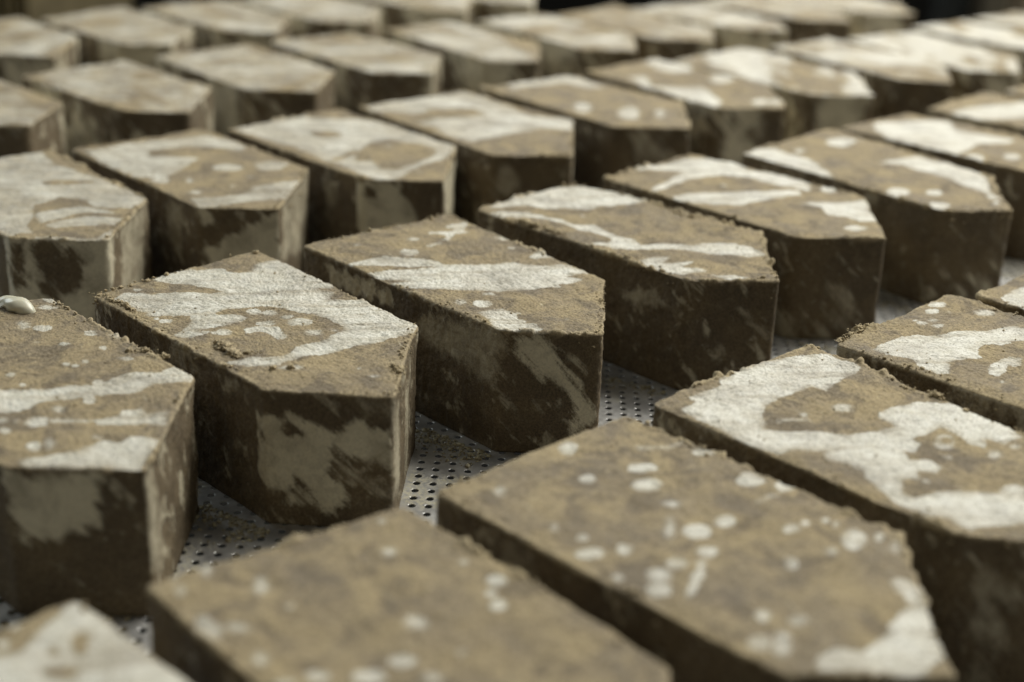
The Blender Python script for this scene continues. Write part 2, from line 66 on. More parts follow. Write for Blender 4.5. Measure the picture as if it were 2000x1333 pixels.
'G0':[(-2.609,6.078,-0.775),[[0.0,-0.5],[0.028,0.494],[1.289,0.489],[1.898,-0.113],[1.539,-0.491]],[['T','+',[[0.811,-0.331],[0.897,-0.184],[0.991,-0.073],[1.041,0.032],[1.1,0.125],[1.099,0.194],[1.082,0.245],[1.087,0.311],[1.159,0.409],[1.138,0.458],[1.154,0.514],[1.271,0.518],[1.334,0.473],[1.297,0.393],[1.258,0.312],[1.285,0.207],[1.237,0.127],[1.189,0.048],[1.158,-0.032],[1.12,-0.121],[1.131,-0.227],[1.093,-0.282],[1.009,-0.423]]],['T','+',[[0.402,0.311],[0.416,0.297],[0.419,0.278],[0.411,0.259],[0.393,0.246],[0.37,0.241],[0.348,0.246],[0.334,0.26],[0.33,0.278],[0.339,0.297],[0.357,0.311],[0.38,0.316]]],['T','+',[[0.588,0.436],[0.602,0.423],[0.608,0.407],[0.602,0.393],[0.588,0.384],[0.568,0.382],[0.548,0.388],[0.533,0.401],[0.528,0.417],[0.533,0.432],[0.548,0.441],[0.568,0.443]]],['T','+',[[0.639,0.272],[0.648,0.263],[0.65,0.252],[0.644,0.241],[0.633,0.233],[0.62,0.23],[0.607,0.233],[0.598,0.241],[0.596,0.253],[0.602,0.264],[0.613,0.272],[0.626,0.275]]],['T','+',[[0.779,0.368],[0.786,0.362],[0.788,0.354],[0.785,0.347],[0.778,0.342],[0.768,0.341],[0.759,0.344],[0.752,0.35],[0.75,0.358],[0.753,0.365],[0.76,0.37],[0.77,0.371]]],['T','+',[[0.963,0.4],[0.971,0.389],[0.97,0.374],[0.961,0.358],[0.946,0.346],[0.929,0.34],[0.916,0.342],[0.908,0.353],[0.909,0.368],[0.918,0.384],[0.933,0.396],[0.95,0.402]]],['T','+',[[0.871,0.234],[0.876,0.229],[0.878,0.222],[0.874,0.215],[0.868,0.21],[0.859,0.208],[0.852,0.211],[0.846,0.216],[0.845,0.223],[0.849,0.23],[0.855,0.234],[0.864,0.236]]],['T','+',[[0.848,0.161],[0.853,0.155],[0.855,0.148],[0.852,0.141],[0.845,0.137],[0.836,0.135],[0.828,0.137],[0.822,0.143],[0.82,0.15],[0.823,0.157],[0.83,0.162],[0.839,0.163]]],['T','+',[[0.882,0.177],[0.887,0.172],[0.889,0.166],[0.886,0.16],[0.881,0.156],[0.873,0.156],[0.866,0.158],[0.86,0.163],[0.859,0.169],[0.861,0.174],[0.867,0.178],[0.874,0.179]]],['T','+',[[0.789,-0.061],[0.798,-0.069],[0.801,-0.079],[0.797,-0.089],[0.786,-0.097],[0.773,-0.099],[0.759,-0.095],[0.75,-0.087],[0.747,-0.077],[0.751,-0.067],[0.762,-0.059],[0.775,-0.057]]],['T','+',[[1.115,0.171],[1.125,0.161],[1.127,0.149],[1.122,0.137],[1.11,0.128],[1.095,0.126],[1.081,0.13],[1.071,0.139],[1.068,0.152],[1.074,0.164],[1.086,0.172],[1.101,0.175]]],['T','+',[[1.237,0.061],[1.252,0.048],[1.258,0.032],[1.254,0.019],[1.24,0.01],[1.22,0.01],[1.2,0.016],[1.184,0.029],[1.178,0.045],[1.183,0.059],[1.197,0.067],[1.217,0.068]]],['T','+',[[0.104,0.539],[0.126,0.519],[0.134,0.494],[0.125,0.47],[0.101,0.454],[0.07,0.45],[0.039,0.459],[0.016,0.479],[0.008,0.504],[0.017,0.528],[0.04,0.544],[0.072,0.548]]],['T','+',[[0.915,-0.083],[0.92,-0.087],[0.922,-0.092],[0.92,-0.097],[0.915,-0.1],[0.908,-0.101],[0.901,-0.099],[0.896,-0.095],[0.894,-0.089],[0.896,-0.085],[0.901,-0.081],[0.908,-0.081]]],['T','+',[[1.48,-0.31],[1.495,-0.322],[1.501,-0.336],[1.497,-0.348],[1.483,-0.356],[1.465,-0.357],[1.445,-0.351],[1.431,-0.34],[1.425,-0.326],[1.429,-0.313],[1.442,-0.305],[1.461,-0.304]]],['T','+',[[1.289,-0.34],[1.3,-0.348],[1.305,-0.359],[1.302,-0.368],[1.292,-0.373],[1.278,-0.374],[1.264,-0.369],[1.252,-0.361],[1.247,-0.351],[1.25,-0.341],[1.26,-0.336],[1.274,-0.335]]],['T','+',[[1.19,-0.293],[1.203,-0.303],[1.209,-0.315],[1.206,-0.326],[1.195,-0.332],[1.178,-0.333],[1.161,-0.328],[1.147,-0.318],[1.141,-0.306],[1.145,-0.295],[1.156,-0.289],[1.173,-0.288]]],['T','+',[[1.231,-0.266],[1.239,-0.272],[1.242,-0.28],[1.239,-0.288],[1.231,-0.293],[1.22,-0.294],[1.21,-0.291],[1.202,-0.285],[1.199,-0.277],[1.202,-0.269],[1.21,-0.264],[1.221,-0.263]]],['T','t',[[0.689,0.501],[0.702,0.489],[0.707,0.474],[0.702,0.46],[0.688,0.452],[0.67,0.45],[0.652,0.456],[0.639,0.468],[0.635,0.483],[0.64,0.496],[0.653,0.505],[0.672,0.507]]],['T','t',[[0.302,0.266],[0.32,0.251],[0.326,0.232],[0.32,0.214],[0.302,0.202],[0.277,0.199],[0.252,0.206],[0.233,0.221],[0.226,0.24],[0.233,0.259],[0.251,0.271],[0.277,0.274]]],['T','t',[[0.182,0.462],[0.193,0.449],[0.194,0.43],[0.183,0.409],[0.164,0.393],[0.142,0.386],[0.122,0.389],[0.11,0.403],[0.109,0.422],[0.12,0.443],[0.139,0.459],[0.162,0.466]]],['T','t',[[0.52,0.195],[0.525,0.189],[0.526,0.181],[0.521,0.173],[0.513,0.167],[0.504,0.164],[0.495,0.166],[0.49,0.171],[0.489,0.18],[0.493,0.188],[0.501,0.194],[0.511,0.197]]],['T','t',[[1.24,-0.077],[1.25,-0.087],[1.253,-0.1],[1.247,-0.112],[1.234,-0.121],[1.218,-0.124],[1.203,-0.121],[1.193,-0.111],[1.191,-0.098],[1.197,-0.085],[1.209,-0.076],[1.225,-0.073]]],['T','t',[[1.505,-0.263],[1.525,-0.278],[1.536,-0.292],[1.535,-0.304],[1.522,-0.309],[1.501,-0.306],[1.476,-0.296],[1.456,-0.282],[1.444,-0.267],[1.445,-0.256],[1.458,-0.251],[1.48,-0.253]]],['T','t',[[1.549,-0.095],[1.554,-0.101],[1.555,-0.109],[1.55,-0.117],[1.542,-0.124],[1.533,-0.126],[1.524,-0.124],[1.519,-0.118],[1.518,-0.11],[1.523,-0.102],[1.531,-0.095],[1.541,-0.093]]],['T','+',[[1.382,-0.047],[1.42,0.06],[1.397,0.086],[1.418,0.154],[1.467,0.157],[1.509,0.218],[1.548,0.21],[1.605,0.152],[1.533,0.078],[1.491,0.018],[1.446,-0.045]]],['T','+',[[1.239,-0.257],[1.211,-0.206],[1.254,-0.166],[1.324,-0.198],[1.308,-0.257],[1.263,-0.27]]],['T','t',[[1.26,-0.17],[1.376,-0.044],[1.406,-0.061],[1.312,-0.191]]],['T','+',[[1.539,-0.429],[1.548,-0.363],[1.578,-0.291],[1.598,-0.23],[1.588,-0.176],[1.586,-0.101],[1.644,-0.072],[1.623,-0.009],[1.703,0.065],[1.768,0.005],[1.821,-0.065],[1.879,-0.125],[1.804,-0.238],[1.73,-0.315],[1.651,-0.389],[1.586,-0.447]]],['ED','+',[[0.006,-0.017],[0.174,-0.023],[0.334,-0.009],[0.353,-0.137],[0.388,-0.179],[0.343,-0.268],[0.249,-0.259],[0.149,-0.316],[0.055,-0.296],[-0.001,-0.188]]],['ED','t',[[0.039,-0.059],[0.153,-0.045],[0.299,-0.095],[0.308,-0.225],[0.151,-0.283],[0.044,-0.209]]],['ED','t',[[0.364,-0.513],[0.394,-0.512],[0.445,-0.626],[0.415,-0.627]]],['DC','+',[[0.483,-0.266],[0.548,-0.299],[0.563,-0.487],[0.501,-0.453]]],['DC','+',[[0.337,-0.374],[0.326,-0.38],[0.302,-0.375],[0.271,-0.361],[0.242,-0.341],[0.222,-0.322],[0.217,-0.307],[0.227,-0.302],[0.251,-0.306],[0.281,-0.32],[0.311,-0.34],[0.332,-0.359]]],['DC','t',[[-0.043,-0.013],[0.117,-0.021],[0.156,-0.549],[-0.048,-0.423]]]]],
'G1':[(-1.723,6.849,-0.808),[[0.048,-0.503],[-0.055,0.51],[1.328,0.488],[1.9,-0.104],[1.512,-0.485]],[['T','+',[[0.181,-0.455],[0.143,-0.373],[0.187,-0.329],[0.234,-0.281],[0.264,-0.209],[0.316,-0.125],[0.382,-0.055],[0.404,0.01],[0.345,0.0],[0.297,-0.036],[0.203,-0.077],[0.144,-0.126],[0.083,-0.15],[0.03,-0.164],[-0.011,-0.218],[-0.06,-0.139],[-0.08,-0.062],[-0.04,0.035],[0.009,0.026],[0.01,0.072],[0.054,0.086],[0.059,0.151],[0.109,0.202],[0.179,0.192],[0.233,0.219],[0.231,0.29],[0.181,0.344],[0.153,0.412],[0.165,0.49],[0.186,0.533],[0.336,0.534],[0.481,0.532],[0.576,0.528],[0.652,0.501],[0.687,0.476],[0.648,0.384],[0.732,0.453],[0.783,0.384],[0.85,0.433],[0.888,0.495],[0.915,0.504],[0.968,0.52],[1.118,0.508],[1.223,0.495],[1.306,0.504],[1.392,0.448],[1.397,0.314],[1.391,0.238],[1.396,0.188],[1.358,0.106],[1.356,-0.008],[1.325,-0.111],[1.319,-0.194],[1.312,-0.255],[1.338,-0.285],[1.309,-0.343],[1.237,-0.414],[1.201,-0.449],[1.173,-0.454],[1.183,-0.379],[1.181,-0.318],[1.233,-0.262],[1.258,-0.23],[1.247,-0.168],[1.227,-0.129],[1.206,-0.09],[1.225,0.024],[1.207,0.069],[1.182,0.106],[1.173,0.165],[1.122,0.217],[1.06,0.209],[1.022,0.21],[0.908,0.185],[0.836,0.142],[0.732,0.108],[0.692,0.056],[0.661,-0.022],[0.63,-0.113],[0.639,-0.164],[0.662,-0.184],[0.675,-0.142],[0.702,-0.095],[0.753,-0.065],[0.784,-0.123],[0.792,-0.185],[0.778,-0.251],[0.781,-0.295],[0.78,-0.343],[0.825,-0.365],[0.833,-0.424],[0.802,-0.452],[0.753,-0.459],[0.722,-0.417],[0.704,-0.37],[0.641,-0.308],[0.587,-0.281],[0.518,-0.346],[0.473,-0.417],[0.447,-0.438],[0.43,-0.411],[0.347,-0.443],[0.297,-0.458],[0.233,-0.465]]],['T','+',[[0.584,-0.371],[0.594,-0.382],[0.596,-0.396],[0.59,-0.411],[0.576,-0.422],[0.56,-0.426],[0.544,-0.422],[0.534,-0.411],[0.532,-0.396],[0.538,-0.381],[0.552,-0.37],[0.568,-0.366]]],['T','+',[[0.813,-0.318],[0.819,-0.325],[0.82,-0.333],[0.817,-0.342],[0.809,-0.348],[0.8,-0.35],[0.791,-0.347],[0.785,-0.341],[0.784,-0.332],[0.787,-0.324],[0.795,-0.318],[0.804,-0.316]]],['T','+',[[0.84,-0.293],[0.845,-0.298],[0.847,-0.304],[0.845,-0.31],[0.839,-0.314],[0.832,-0.315],[0.824,-0.313],[0.819,-0.308],[0.818,-0.301],[0.82,-0.295],[0.826,-0.291],[0.833,-0.29]]],['T','+',[[0.872,-0.236],[0.887,-0.251],[0.893,-0.269],[0.887,-0.285],[0.872,-0.296],[0.851,-0.297],[0.83,-0.289],[0.815,-0.274],[0.809,-0.256],[0.815,-0.239],[0.83,-0.229],[0.851,-0.228]]],['T','+',[[0.515,-0.404],[0.52,-0.409],[0.522,-0.414],[0.52,-0.419],[0.515,-0.423],[0.509,-0.423],[0.502,-0.421],[0.497,-0.417],[0.495,-0.411],[0.496,-0.406],[0.501,-0.403],[0.508,-0.402]]],['T','+',[[0.145,-0.284],[0.154,-0.292],[0.157,-0.301],[0.154,-0.311],[0.145,-0.317],[0.134,-0.318],[0.122,-0.315],[0.113,-0.307],[0.11,-0.297],[0.113,-0.288],[0.122,-0.282],[0.134,-0.28]]],['T','+',[[0.746,0.013],[0.758,0.0],[0.76,-0.017],[0.753,-0.033],[0.739,-0.045],[0.72,-0.048],[0.703,-0.043],[0.692,-0.03],[0.69,-0.013],[0.697,0.004],[0.711,0.015],[0.729,0.019]]],['T','+',[[0.798,0.073],[0.809,0.059],[0.811,0.042],[0.803,0.024],[0.788,0.012],[0.769,0.007],[0.752,0.013],[0.741,0.026],[0.739,0.044],[0.747,0.062],[0.762,0.074],[0.781,0.078]]],['T','+',[[0.881,0.101],[0.891,0.089],[0.893,0.074],[0.887,0.059],[0.874,0.049],[0.858,0.046],[0.843,0.051],[0.833,0.063],[0.831,0.079],[0.837,0.094],[0.85,0.104],[0.866,0.106]]],['T','+',[[0.899,-0.011],[0.908,-0.025],[0.908,-0.045],[0.898,-0.065],[0.88,-0.081],[0.86,-0.087],[0.843,-0.083],[0.833,-0.069],[0.833,-0.05],[0.844,-0.029],[0.861,-0.014],[0.881,-0.007]]],['T','+',[[1.001,0.129],[1.016,0.108],[1.017,0.08],[1.003,0.052],[0.979,0.032],[0.951,0.024],[0.926,0.031],[0.911,0.052],[0.91,0.08],[0.923,0.108],[0.948,0.129],[0.976,0.137]]],['T','+',[[1.074,-0.067],[1.082,-0.077],[1.084,-0.09],[1.079,-0.102],[1.068,-0.111],[1.055,-0.113],[1.042,-0.109],[1.034,-0.099],[1.032,-0.086],[1.037,-0.074],[1.048,-0.065],[1.061,-0.063]]],['T','+',[[1.577,-0.025],[1.581,-0.03],[1.581,-0.036],[1.579,-0.042],[1.574,-0.046],[1.568,-0.047],[1.562,-0.045],[1.558,-0.04],[1.558,-0.034],[1.561,-0.028],[1.566,-0.024],[1.572,-0.023]]],['T','t',[[1.132,0.088],[1.145,0.072],[1.148,0.052],[1.14,0.033],[1.123,0.021],[1.103,0.018],[1.083,0.025],[1.07,0.041],[1.067,0.061],[1.074,0.08],[1.091,0.092],[1.112,0.095]]],['T','t',[[1.153,0.167],[1.158,0.16],[1.159,0.15],[1.154,0.14],[1.146,0.133],[1.136,0.131],[1.127,0.134],[1.122,0.141],[1.121,0.151],[1.126,0.161],[1.134,0.168],[1.144,0.17]]],['T','t',[[1.42,-0.221],[1.429,-0.236],[1.426,-0.259],[1.412,-0.282],[1.392,-0.301],[1.37,-0.31],[1.353,-0.307],[1.344,-0.293],[1.347,-0.27],[1.36,-0.246],[1.381,-0.227],[1.403,-0.218]]],['T','t',[[1.695,-0.024],[1.698,-0.03],[1.697,-0.039],[1.692,-0.048],[1.685,-0.054],[1.677,-0.057],[1.67,-0.055],[1.667,-0.05],[1.668,-0.041],[1.673,-0.032],[1.68,-0.026],[1.688,-0.023]]],['T','+',[[0.875,-0.173],[0.873,-0.128],[0.91,-0.057],[0.951,-0.028],[1.005,-0.052],[1.074,-0.08],[1.051,-0.108],[0.982,-0.106],[0.932,-0.123],[0.921,-0.184]]],['ED','+',[[-0.051,-0.151],[0.024,-0.106],[0.105,-0.091],[0.171,-0.116],[0.27,-0.132],[0.323,-0.148],[0.371,-0.09],[0.43,-0.09],[0.457,-0.136],[0.55,-0.135],[0.551,-0.339],[0.504,-0.319],[0.436,-0.308],[0.336,-0.292],[0.289,-0.272],[0.274,-0.333],[0.261,-0.356],[0.314,-0.429],[0.34,-0.503],[0.367,-0.54],[0.292,-0.576],[0.23,-0.564],[0.19,-0.512],[0.157,-0.468],[0.13,-0.44],[0.068,-0.466],[0.008,-0.447],[-0.039,-0.419],[-0.072,-0.376],[-0.054,-0.262]]],['ED','t',[[0.281,-0.332],[0.342,-0.344],[0.531,-0.477],[0.49,-0.487],[0.369,-0.387]]],['ED','+',[[0.122,-0.517],[0.119,-0.528],[0.113,-0.537],[0.104,-0.541],[0.096,-0.538],[0.09,-0.53],[0.088,-0.519],[0.09,-0.507],[0.097,-0.498],[0.105,-0.495],[0.114,-0.497],[0.12,-0.505]]],['ED','t',[[0.331,-0.042],[0.326,-0.052],[0.311,-0.06],[0.291,-0.064],[0.271,-0.063],[0.257,-0.056],[0.252,-0.046],[0.257,-0.036],[0.272,-0.027],[0.292,-0.024],[0.311,-0.025],[0.326,-0.032]]],['ED','-',[[0.122,-0.192],[0.118,-0.2],[0.108,-0.206],[0.095,-0.209],[0.082,-0.208],[0.072,-0.203],[0.069,-0.196],[0.072,-0.188],[0.082,-0.182],[0.096,-0.179],[0.109,-0.18],[0.119,-0.185]]],['AE','t',[[1.155,-0.028],[1.254,-0.002],[1.299,-0.045],[1.234,-0.112],[1.161,-0.108]]],['AE','t',[[1.263,-0.329],[1.258,-0.342],[1.249,-0.354],[1.236,-0.362],[1.223,-0.363],[1.215,-0.358],[1.212,-0.348],[1.216,-0.335],[1.226,-0.323],[1.239,-0.315],[1.251,-0.313],[1.26,-0.318]]],['DC','t',[[-0.034,0.007],[0.227,-0.095],[0.194,-0.58],[0.016,-0.484]]],['DC','t',[[0.422,-0.121],[0.633,-0.197],[0.575,-0.676],[0.421,-0.596]]]]],
'G2':[(-0.773,7.651,-0.813),[[-0.052,-0.495],[-0.004,0.533],[1.344,0.442],[1.869,-0.128],[1.542,-0.48]],[['T','+',[[0.503,-0.537],[0.531,-0.487],[0.56,-0.425],[0.603,-0.307],[0.661,-0.168],[0.705,-0.047],[0.68,-0.083],[0.739,0.034],[0.815,0.123],[0.859,0.234],[0.907,0.259],[0.997,0.315],[1.037,0.368],[1.057,0.434],[1.159,0.441],[1.216,0.441],[1.218,0.381],[1.2,0.308],[1.273,0.355],[1.273,0.257],[1.252,0.194],[1.284,0.176],[1.245,0.078],[1.232,-0.01],[1.169,-0.117],[1.115,-0.166],[1.027,-0.281],[0.978,-0.335],[0.968,-0.332],[0.874,-0.435],[0.797,-0.492],[0.71,-0.506],[0.73,-0.438],[0.764,-0.376],[0.708,-0.421],[0.677,-0.457],[0.613,-0.496],[0.562,-0.516]]],['T','+',[[0.379,-0.521],[0.363,-0.444],[0.368,-0.363],[0.37,-0.297],[0.384,-0.252],[0.411,-0.242],[0.431,-0.202],[0.469,-0.176],[0.507,-0.137],[0.569,-0.092],[0.659,-0.072],[0.722,-0.013],[0.662,-0.138],[0.589,-0.265],[0.491,-0.372],[0.439,-0.453]]],['T','+',[[0.445,-0.067],[0.463,-0.092],[0.468,-0.121],[0.458,-0.148],[0.436,-0.165],[0.407,-0.167],[0.38,-0.155],[0.361,-0.13],[0.356,-0.101],[0.366,-0.074],[0.389,-0.057],[0.417,-0.054]]],['T','t',[[0.268,0.083],[0.279,0.067],[0.28,0.047],[0.272,0.028],[0.256,0.014],[0.237,0.011],[0.22,0.017],[0.209,0.033],[0.208,0.054],[0.216,0.073],[0.232,0.087],[0.251,0.09]]],['T','t',[[-0.024,0.01],[-0.012,-0.005],[-0.007,-0.021],[-0.011,-0.036],[-0.024,-0.044],[-0.041,-0.044],[-0.058,-0.036],[-0.071,-0.022],[-0.076,-0.005],[-0.071,0.01],[-0.059,0.018],[-0.041,0.018]]],['T','t',[[-0.028,0.092],[-0.018,0.08],[-0.015,0.065],[-0.019,0.052],[-0.03,0.044],[-0.045,0.043],[-0.059,0.05],[-0.069,0.062],[-0.073,0.077],[-0.068,0.09],[-0.057,0.098],[-0.042,0.099]]],['T','t',[[0.159,-0.255],[0.166,-0.262],[0.168,-0.271],[0.166,-0.278],[0.159,-0.283],[0.15,-0.283],[0.142,-0.279],[0.135,-0.271],[0.133,-0.263],[0.135,-0.255],[0.142,-0.251],[0.151,-0.25]]],['T','+',[[0.156,0.344],[0.155,0.476],[0.15,0.509],[0.205,0.49],[0.271,0.397],[0.328,0.384],[0.323,0.288],[0.385,0.186],[0.348,0.163],[0.312,0.24],[0.225,0.178],[0.202,0.204],[0.264,0.288],[0.243,0.36],[0.186,0.34]]],['T','t',[[0.371,0.032],[0.36,0.153],[0.391,0.14],[0.411,0.032]]],['T','t',[[0.316,-0.305],[0.284,-0.218],[0.306,-0.229],[0.337,-0.315]]],['T','+',[[0.85,0.355],[0.816,0.459],[0.83,0.518],[0.882,0.519],[0.974,0.495],[0.925,0.442],[0.902,0.371]]],['T','t',[[0.471,0.431],[0.484,0.506],[0.548,0.506],[0.554,0.442]]],['T','+',[[1.176,-0.368],[1.186,-0.382],[1.189,-0.399],[1.184,-0.413],[1.172,-0.421],[1.156,-0.421],[1.141,-0.414],[1.131,-0.4],[1.128,-0.383],[1.133,-0.369],[1.145,-0.361],[1.161,-0.36]]],['T','+',[[1.263,-0.276],[1.275,-0.295],[1.276,-0.319],[1.266,-0.341],[1.248,-0.356],[1.226,-0.36],[1.206,-0.351],[1.193,-0.332],[1.192,-0.308],[1.202,-0.285],[1.221,-0.27],[1.243,-0.266]]],['T','t',[[1.175,-0.167],[1.183,-0.182],[1.182,-0.2],[1.174,-0.218],[1.159,-0.231],[1.142,-0.235],[1.128,-0.229],[1.12,-0.215],[1.12,-0.196],[1.128,-0.178],[1.143,-0.165],[1.16,-0.161]]],['T','t',[[1.637,-0.108],[1.641,-0.115],[1.641,-0.124],[1.638,-0.132],[1.631,-0.137],[1.624,-0.137],[1.617,-0.134],[1.613,-0.127],[1.612,-0.118],[1.616,-0.11],[1.622,-0.105],[1.63,-0.104]]],['T','+',[[1.312,-0.416],[1.307,-0.337],[1.34,-0.272],[1.426,-0.256],[1.466,-0.3],[1.525,-0.285],[1.553,-0.311],[1.599,-0.292],[1.669,-0.321],[1.647,-0.4],[1.61,-0.458],[1.572,-0.507],[1.432,-0.448],[1.37,-0.425]]],['AE','+',[[0.24,-0.054],[0.654,-0.023],[0.638,-0.154],[0.255,-0.158]]],['AE','+',[[0.686,-0.035],[0.803,-0.032],[0.796,-0.138],[0.686,-0.14]]],['AE','t',[[0.98,-0.124],[1.156,-0.05],[1.368,-0.025],[1.598,0.008],[1.627,-0.051],[1.606,-0.166],[1.573,-0.326],[1.518,-0.315],[1.421,-0.309],[1.348,-0.252],[1.235,-0.279],[1.087,-0.256],[1.012,-0.249]]],['AE','t',[[1.341,-0.033],[1.599,-0.002],[1.623,-0.101],[1.573,-0.326],[1.504,-0.31],[1.419,-0.268],[1.374,-0.182]]],['ED','+',[[0.057,-0.011],[0.192,-0.006],[0.268,-0.081],[0.327,-0.177],[0.405,-0.264],[0.465,-0.352],[0.506,-0.431],[0.437,-0.506],[0.364,-0.529],[0.357,-0.396],[0.316,-0.317],[0.249,-0.25],[0.195,-0.282],[0.145,-0.184],[0.079,-0.108]]],['ED','t',[[0.032,-0.328],[0.041,-0.326],[0.103,-0.401],[0.094,-0.406]]],['ED','t',[[0.171,-0.353],[0.18,-0.351],[0.233,-0.416],[0.219,-0.417]]],['ED','t',[[0.345,-0.137],[0.343,-0.147],[0.336,-0.154],[0.326,-0.157],[0.316,-0.155],[0.309,-0.148],[0.305,-0.138],[0.308,-0.128],[0.315,-0.121],[0.324,-0.118],[0.334,-0.12],[0.342,-0.127]]],['ED','t',[[0.312,-0.358],[0.311,-0.37],[0.307,-0.38],[0.301,-0.383],[0.294,-0.38],[0.289,-0.371],[0.287,-0.359],[0.288,-0.346],[0.292,-0.337],[0.298,-0.333],[0.305,-0.336],[0.31,-0.345]]],['ED','t',[[0.084,-0.499],[0.083,-0.503],[0.08,-0.506],[0.075,-0.507],[0.07,-0.506],[0.067,-0.503],[0.065,-0.499],[0.067,-0.495],[0.07,-0.492],[0.074,-0.491],[0.079,-0.492],[0.083,-0.495]]]]],
'G3':[(0.075,8.438,-0.735),[[-0.043,-0.437],[-0.025,0.466],[1.346,0.506],[1.904,-0.147],[1.574,-0.498]],[['T','+',[[-0.008,-0.357],[-0.036,-0.097],[-0.044,0.2],[-0.021,0.361],[0.081,0.465],[0.155,0.571],[0.251,0.552],[0.436,0.517],[0.552,0.517],[0.505,0.381],[0.44,0.224],[0.4,0.071],[0.293,-0.001],[0.239,-0.118],[0.116,-0.158],[0.043,-0.297]]],['T','+',[[0.067,-0.448],[0.089,-0.346],[0.231,-0.255],[0.385,-0.225],[0.558,-0.219],[0.633,-0.131],[0.719,-0.175],[0.869,-0.211],[0.959,-0.175],[1.039,-0.217],[1.161,-0.076],[1.252,-0.015],[1.263,0.064],[1.328,0.162],[1.395,0.194],[1.491,0.216],[1.612,0.181],[1.569,0.068],[1.488,-0.004],[1.387,-0.077],[1.28,-0.114],[1.201,-0.205],[1.093,-0.286],[1.002,-0.39],[0.911,-0.408],[0.842,-0.466],[0.898,-0.335],[0.879,-0.267],[0.766,-0.261],[0.654,-0.274],[0.474,-0.268],[0.316,-0.306],[0.211,-0.405],[0.124,-0.481]]],['T','+',[[1.192,-0.469],[1.237,-0.355],[1.288,-0.275],[1.315,-0.369],[1.422,-0.247],[1.413,-0.339],[1.542,-0.293],[1.565,-0.326],[1.501,-0.457],[1.403,-0.471],[1.295,-0.473]]],['T','+',[[1.608,-0.356],[1.694,-0.239],[1.765,-0.236],[1.716,-0.33]]],['AE','t',[[1.086,-0.247],[1.262,-0.137],[1.404,-0.112],[1.516,-0.181],[1.415,-0.226],[1.235,-0.249]]],['ED','t',[[0.231,-0.149],[0.299,-0.141],[0.387,-0.205],[0.306,-0.213]]],['ED','t',[[0.222,-0.39],[0.22,-0.4],[0.215,-0.408],[0.207,-0.411],[0.198,-0.408],[0.192,-0.401],[0.189,-0.39],[0.19,-0.38],[0.195,-0.372],[0.203,-0.37],[0.212,-0.372],[0.219,-0.38]]],['ED','t',[[0.221,-0.185],[0.493,-0.292],[0.495,-0.31],[0.266,-0.228]]]]],
'G4':[(0.889,9.291,-0.785),[[-0.007,-0.476],[-0.034,0.491],[1.329,0.527],[1.889,-0.112],[1.538,-0.516]],[['T','+',[[-0.024,-0.165],[0.003,0.144],[0.044,0.367],[0.13,0.597],[0.259,0.544],[0.448,0.467],[0.735,0.532],[0.922,0.525],[1.019,0.357],[0.852,0.284],[0.597,0.297],[0.443,0.196],[0.379,-0.044],[0.396,-0.221],[0.432,-0.465],[0.373,-0.446],[0.317,-0.177],[0.215,0.049],[0.112,-0.09]]],['T','+',[[0.557,-0.44],[0.631,-0.202],[0.772,-0.016],[0.978,0.303],[1.041,0.242],[0.976,-0.075],[0.965,-0.27],[0.831,-0.401],[0.622,-0.494]]],['T','+',[[1.166,0.037],[1.253,0.241],[1.362,0.476],[1.518,0.318],[1.668,0.168],[1.605,0.044],[1.496,0.072],[1.402,-0.007],[1.304,0.083]]],['T','+',[[1.717,-0.033],[1.724,-0.064],[1.717,-0.102],[1.697,-0.139],[1.67,-0.164],[1.642,-0.17],[1.621,-0.157],[1.613,-0.127],[1.62,-0.088],[1.64,-0.051],[1.668,-0.026],[1.696,-0.02]]],['T','+',[[1.12,0.539],[1.139,0.497],[1.144,0.453],[1.132,0.42],[1.108,0.406],[1.077,0.414],[1.048,0.444],[1.028,0.486],[1.023,0.53],[1.034,0.564],[1.059,0.578],[1.091,0.569]]]]],
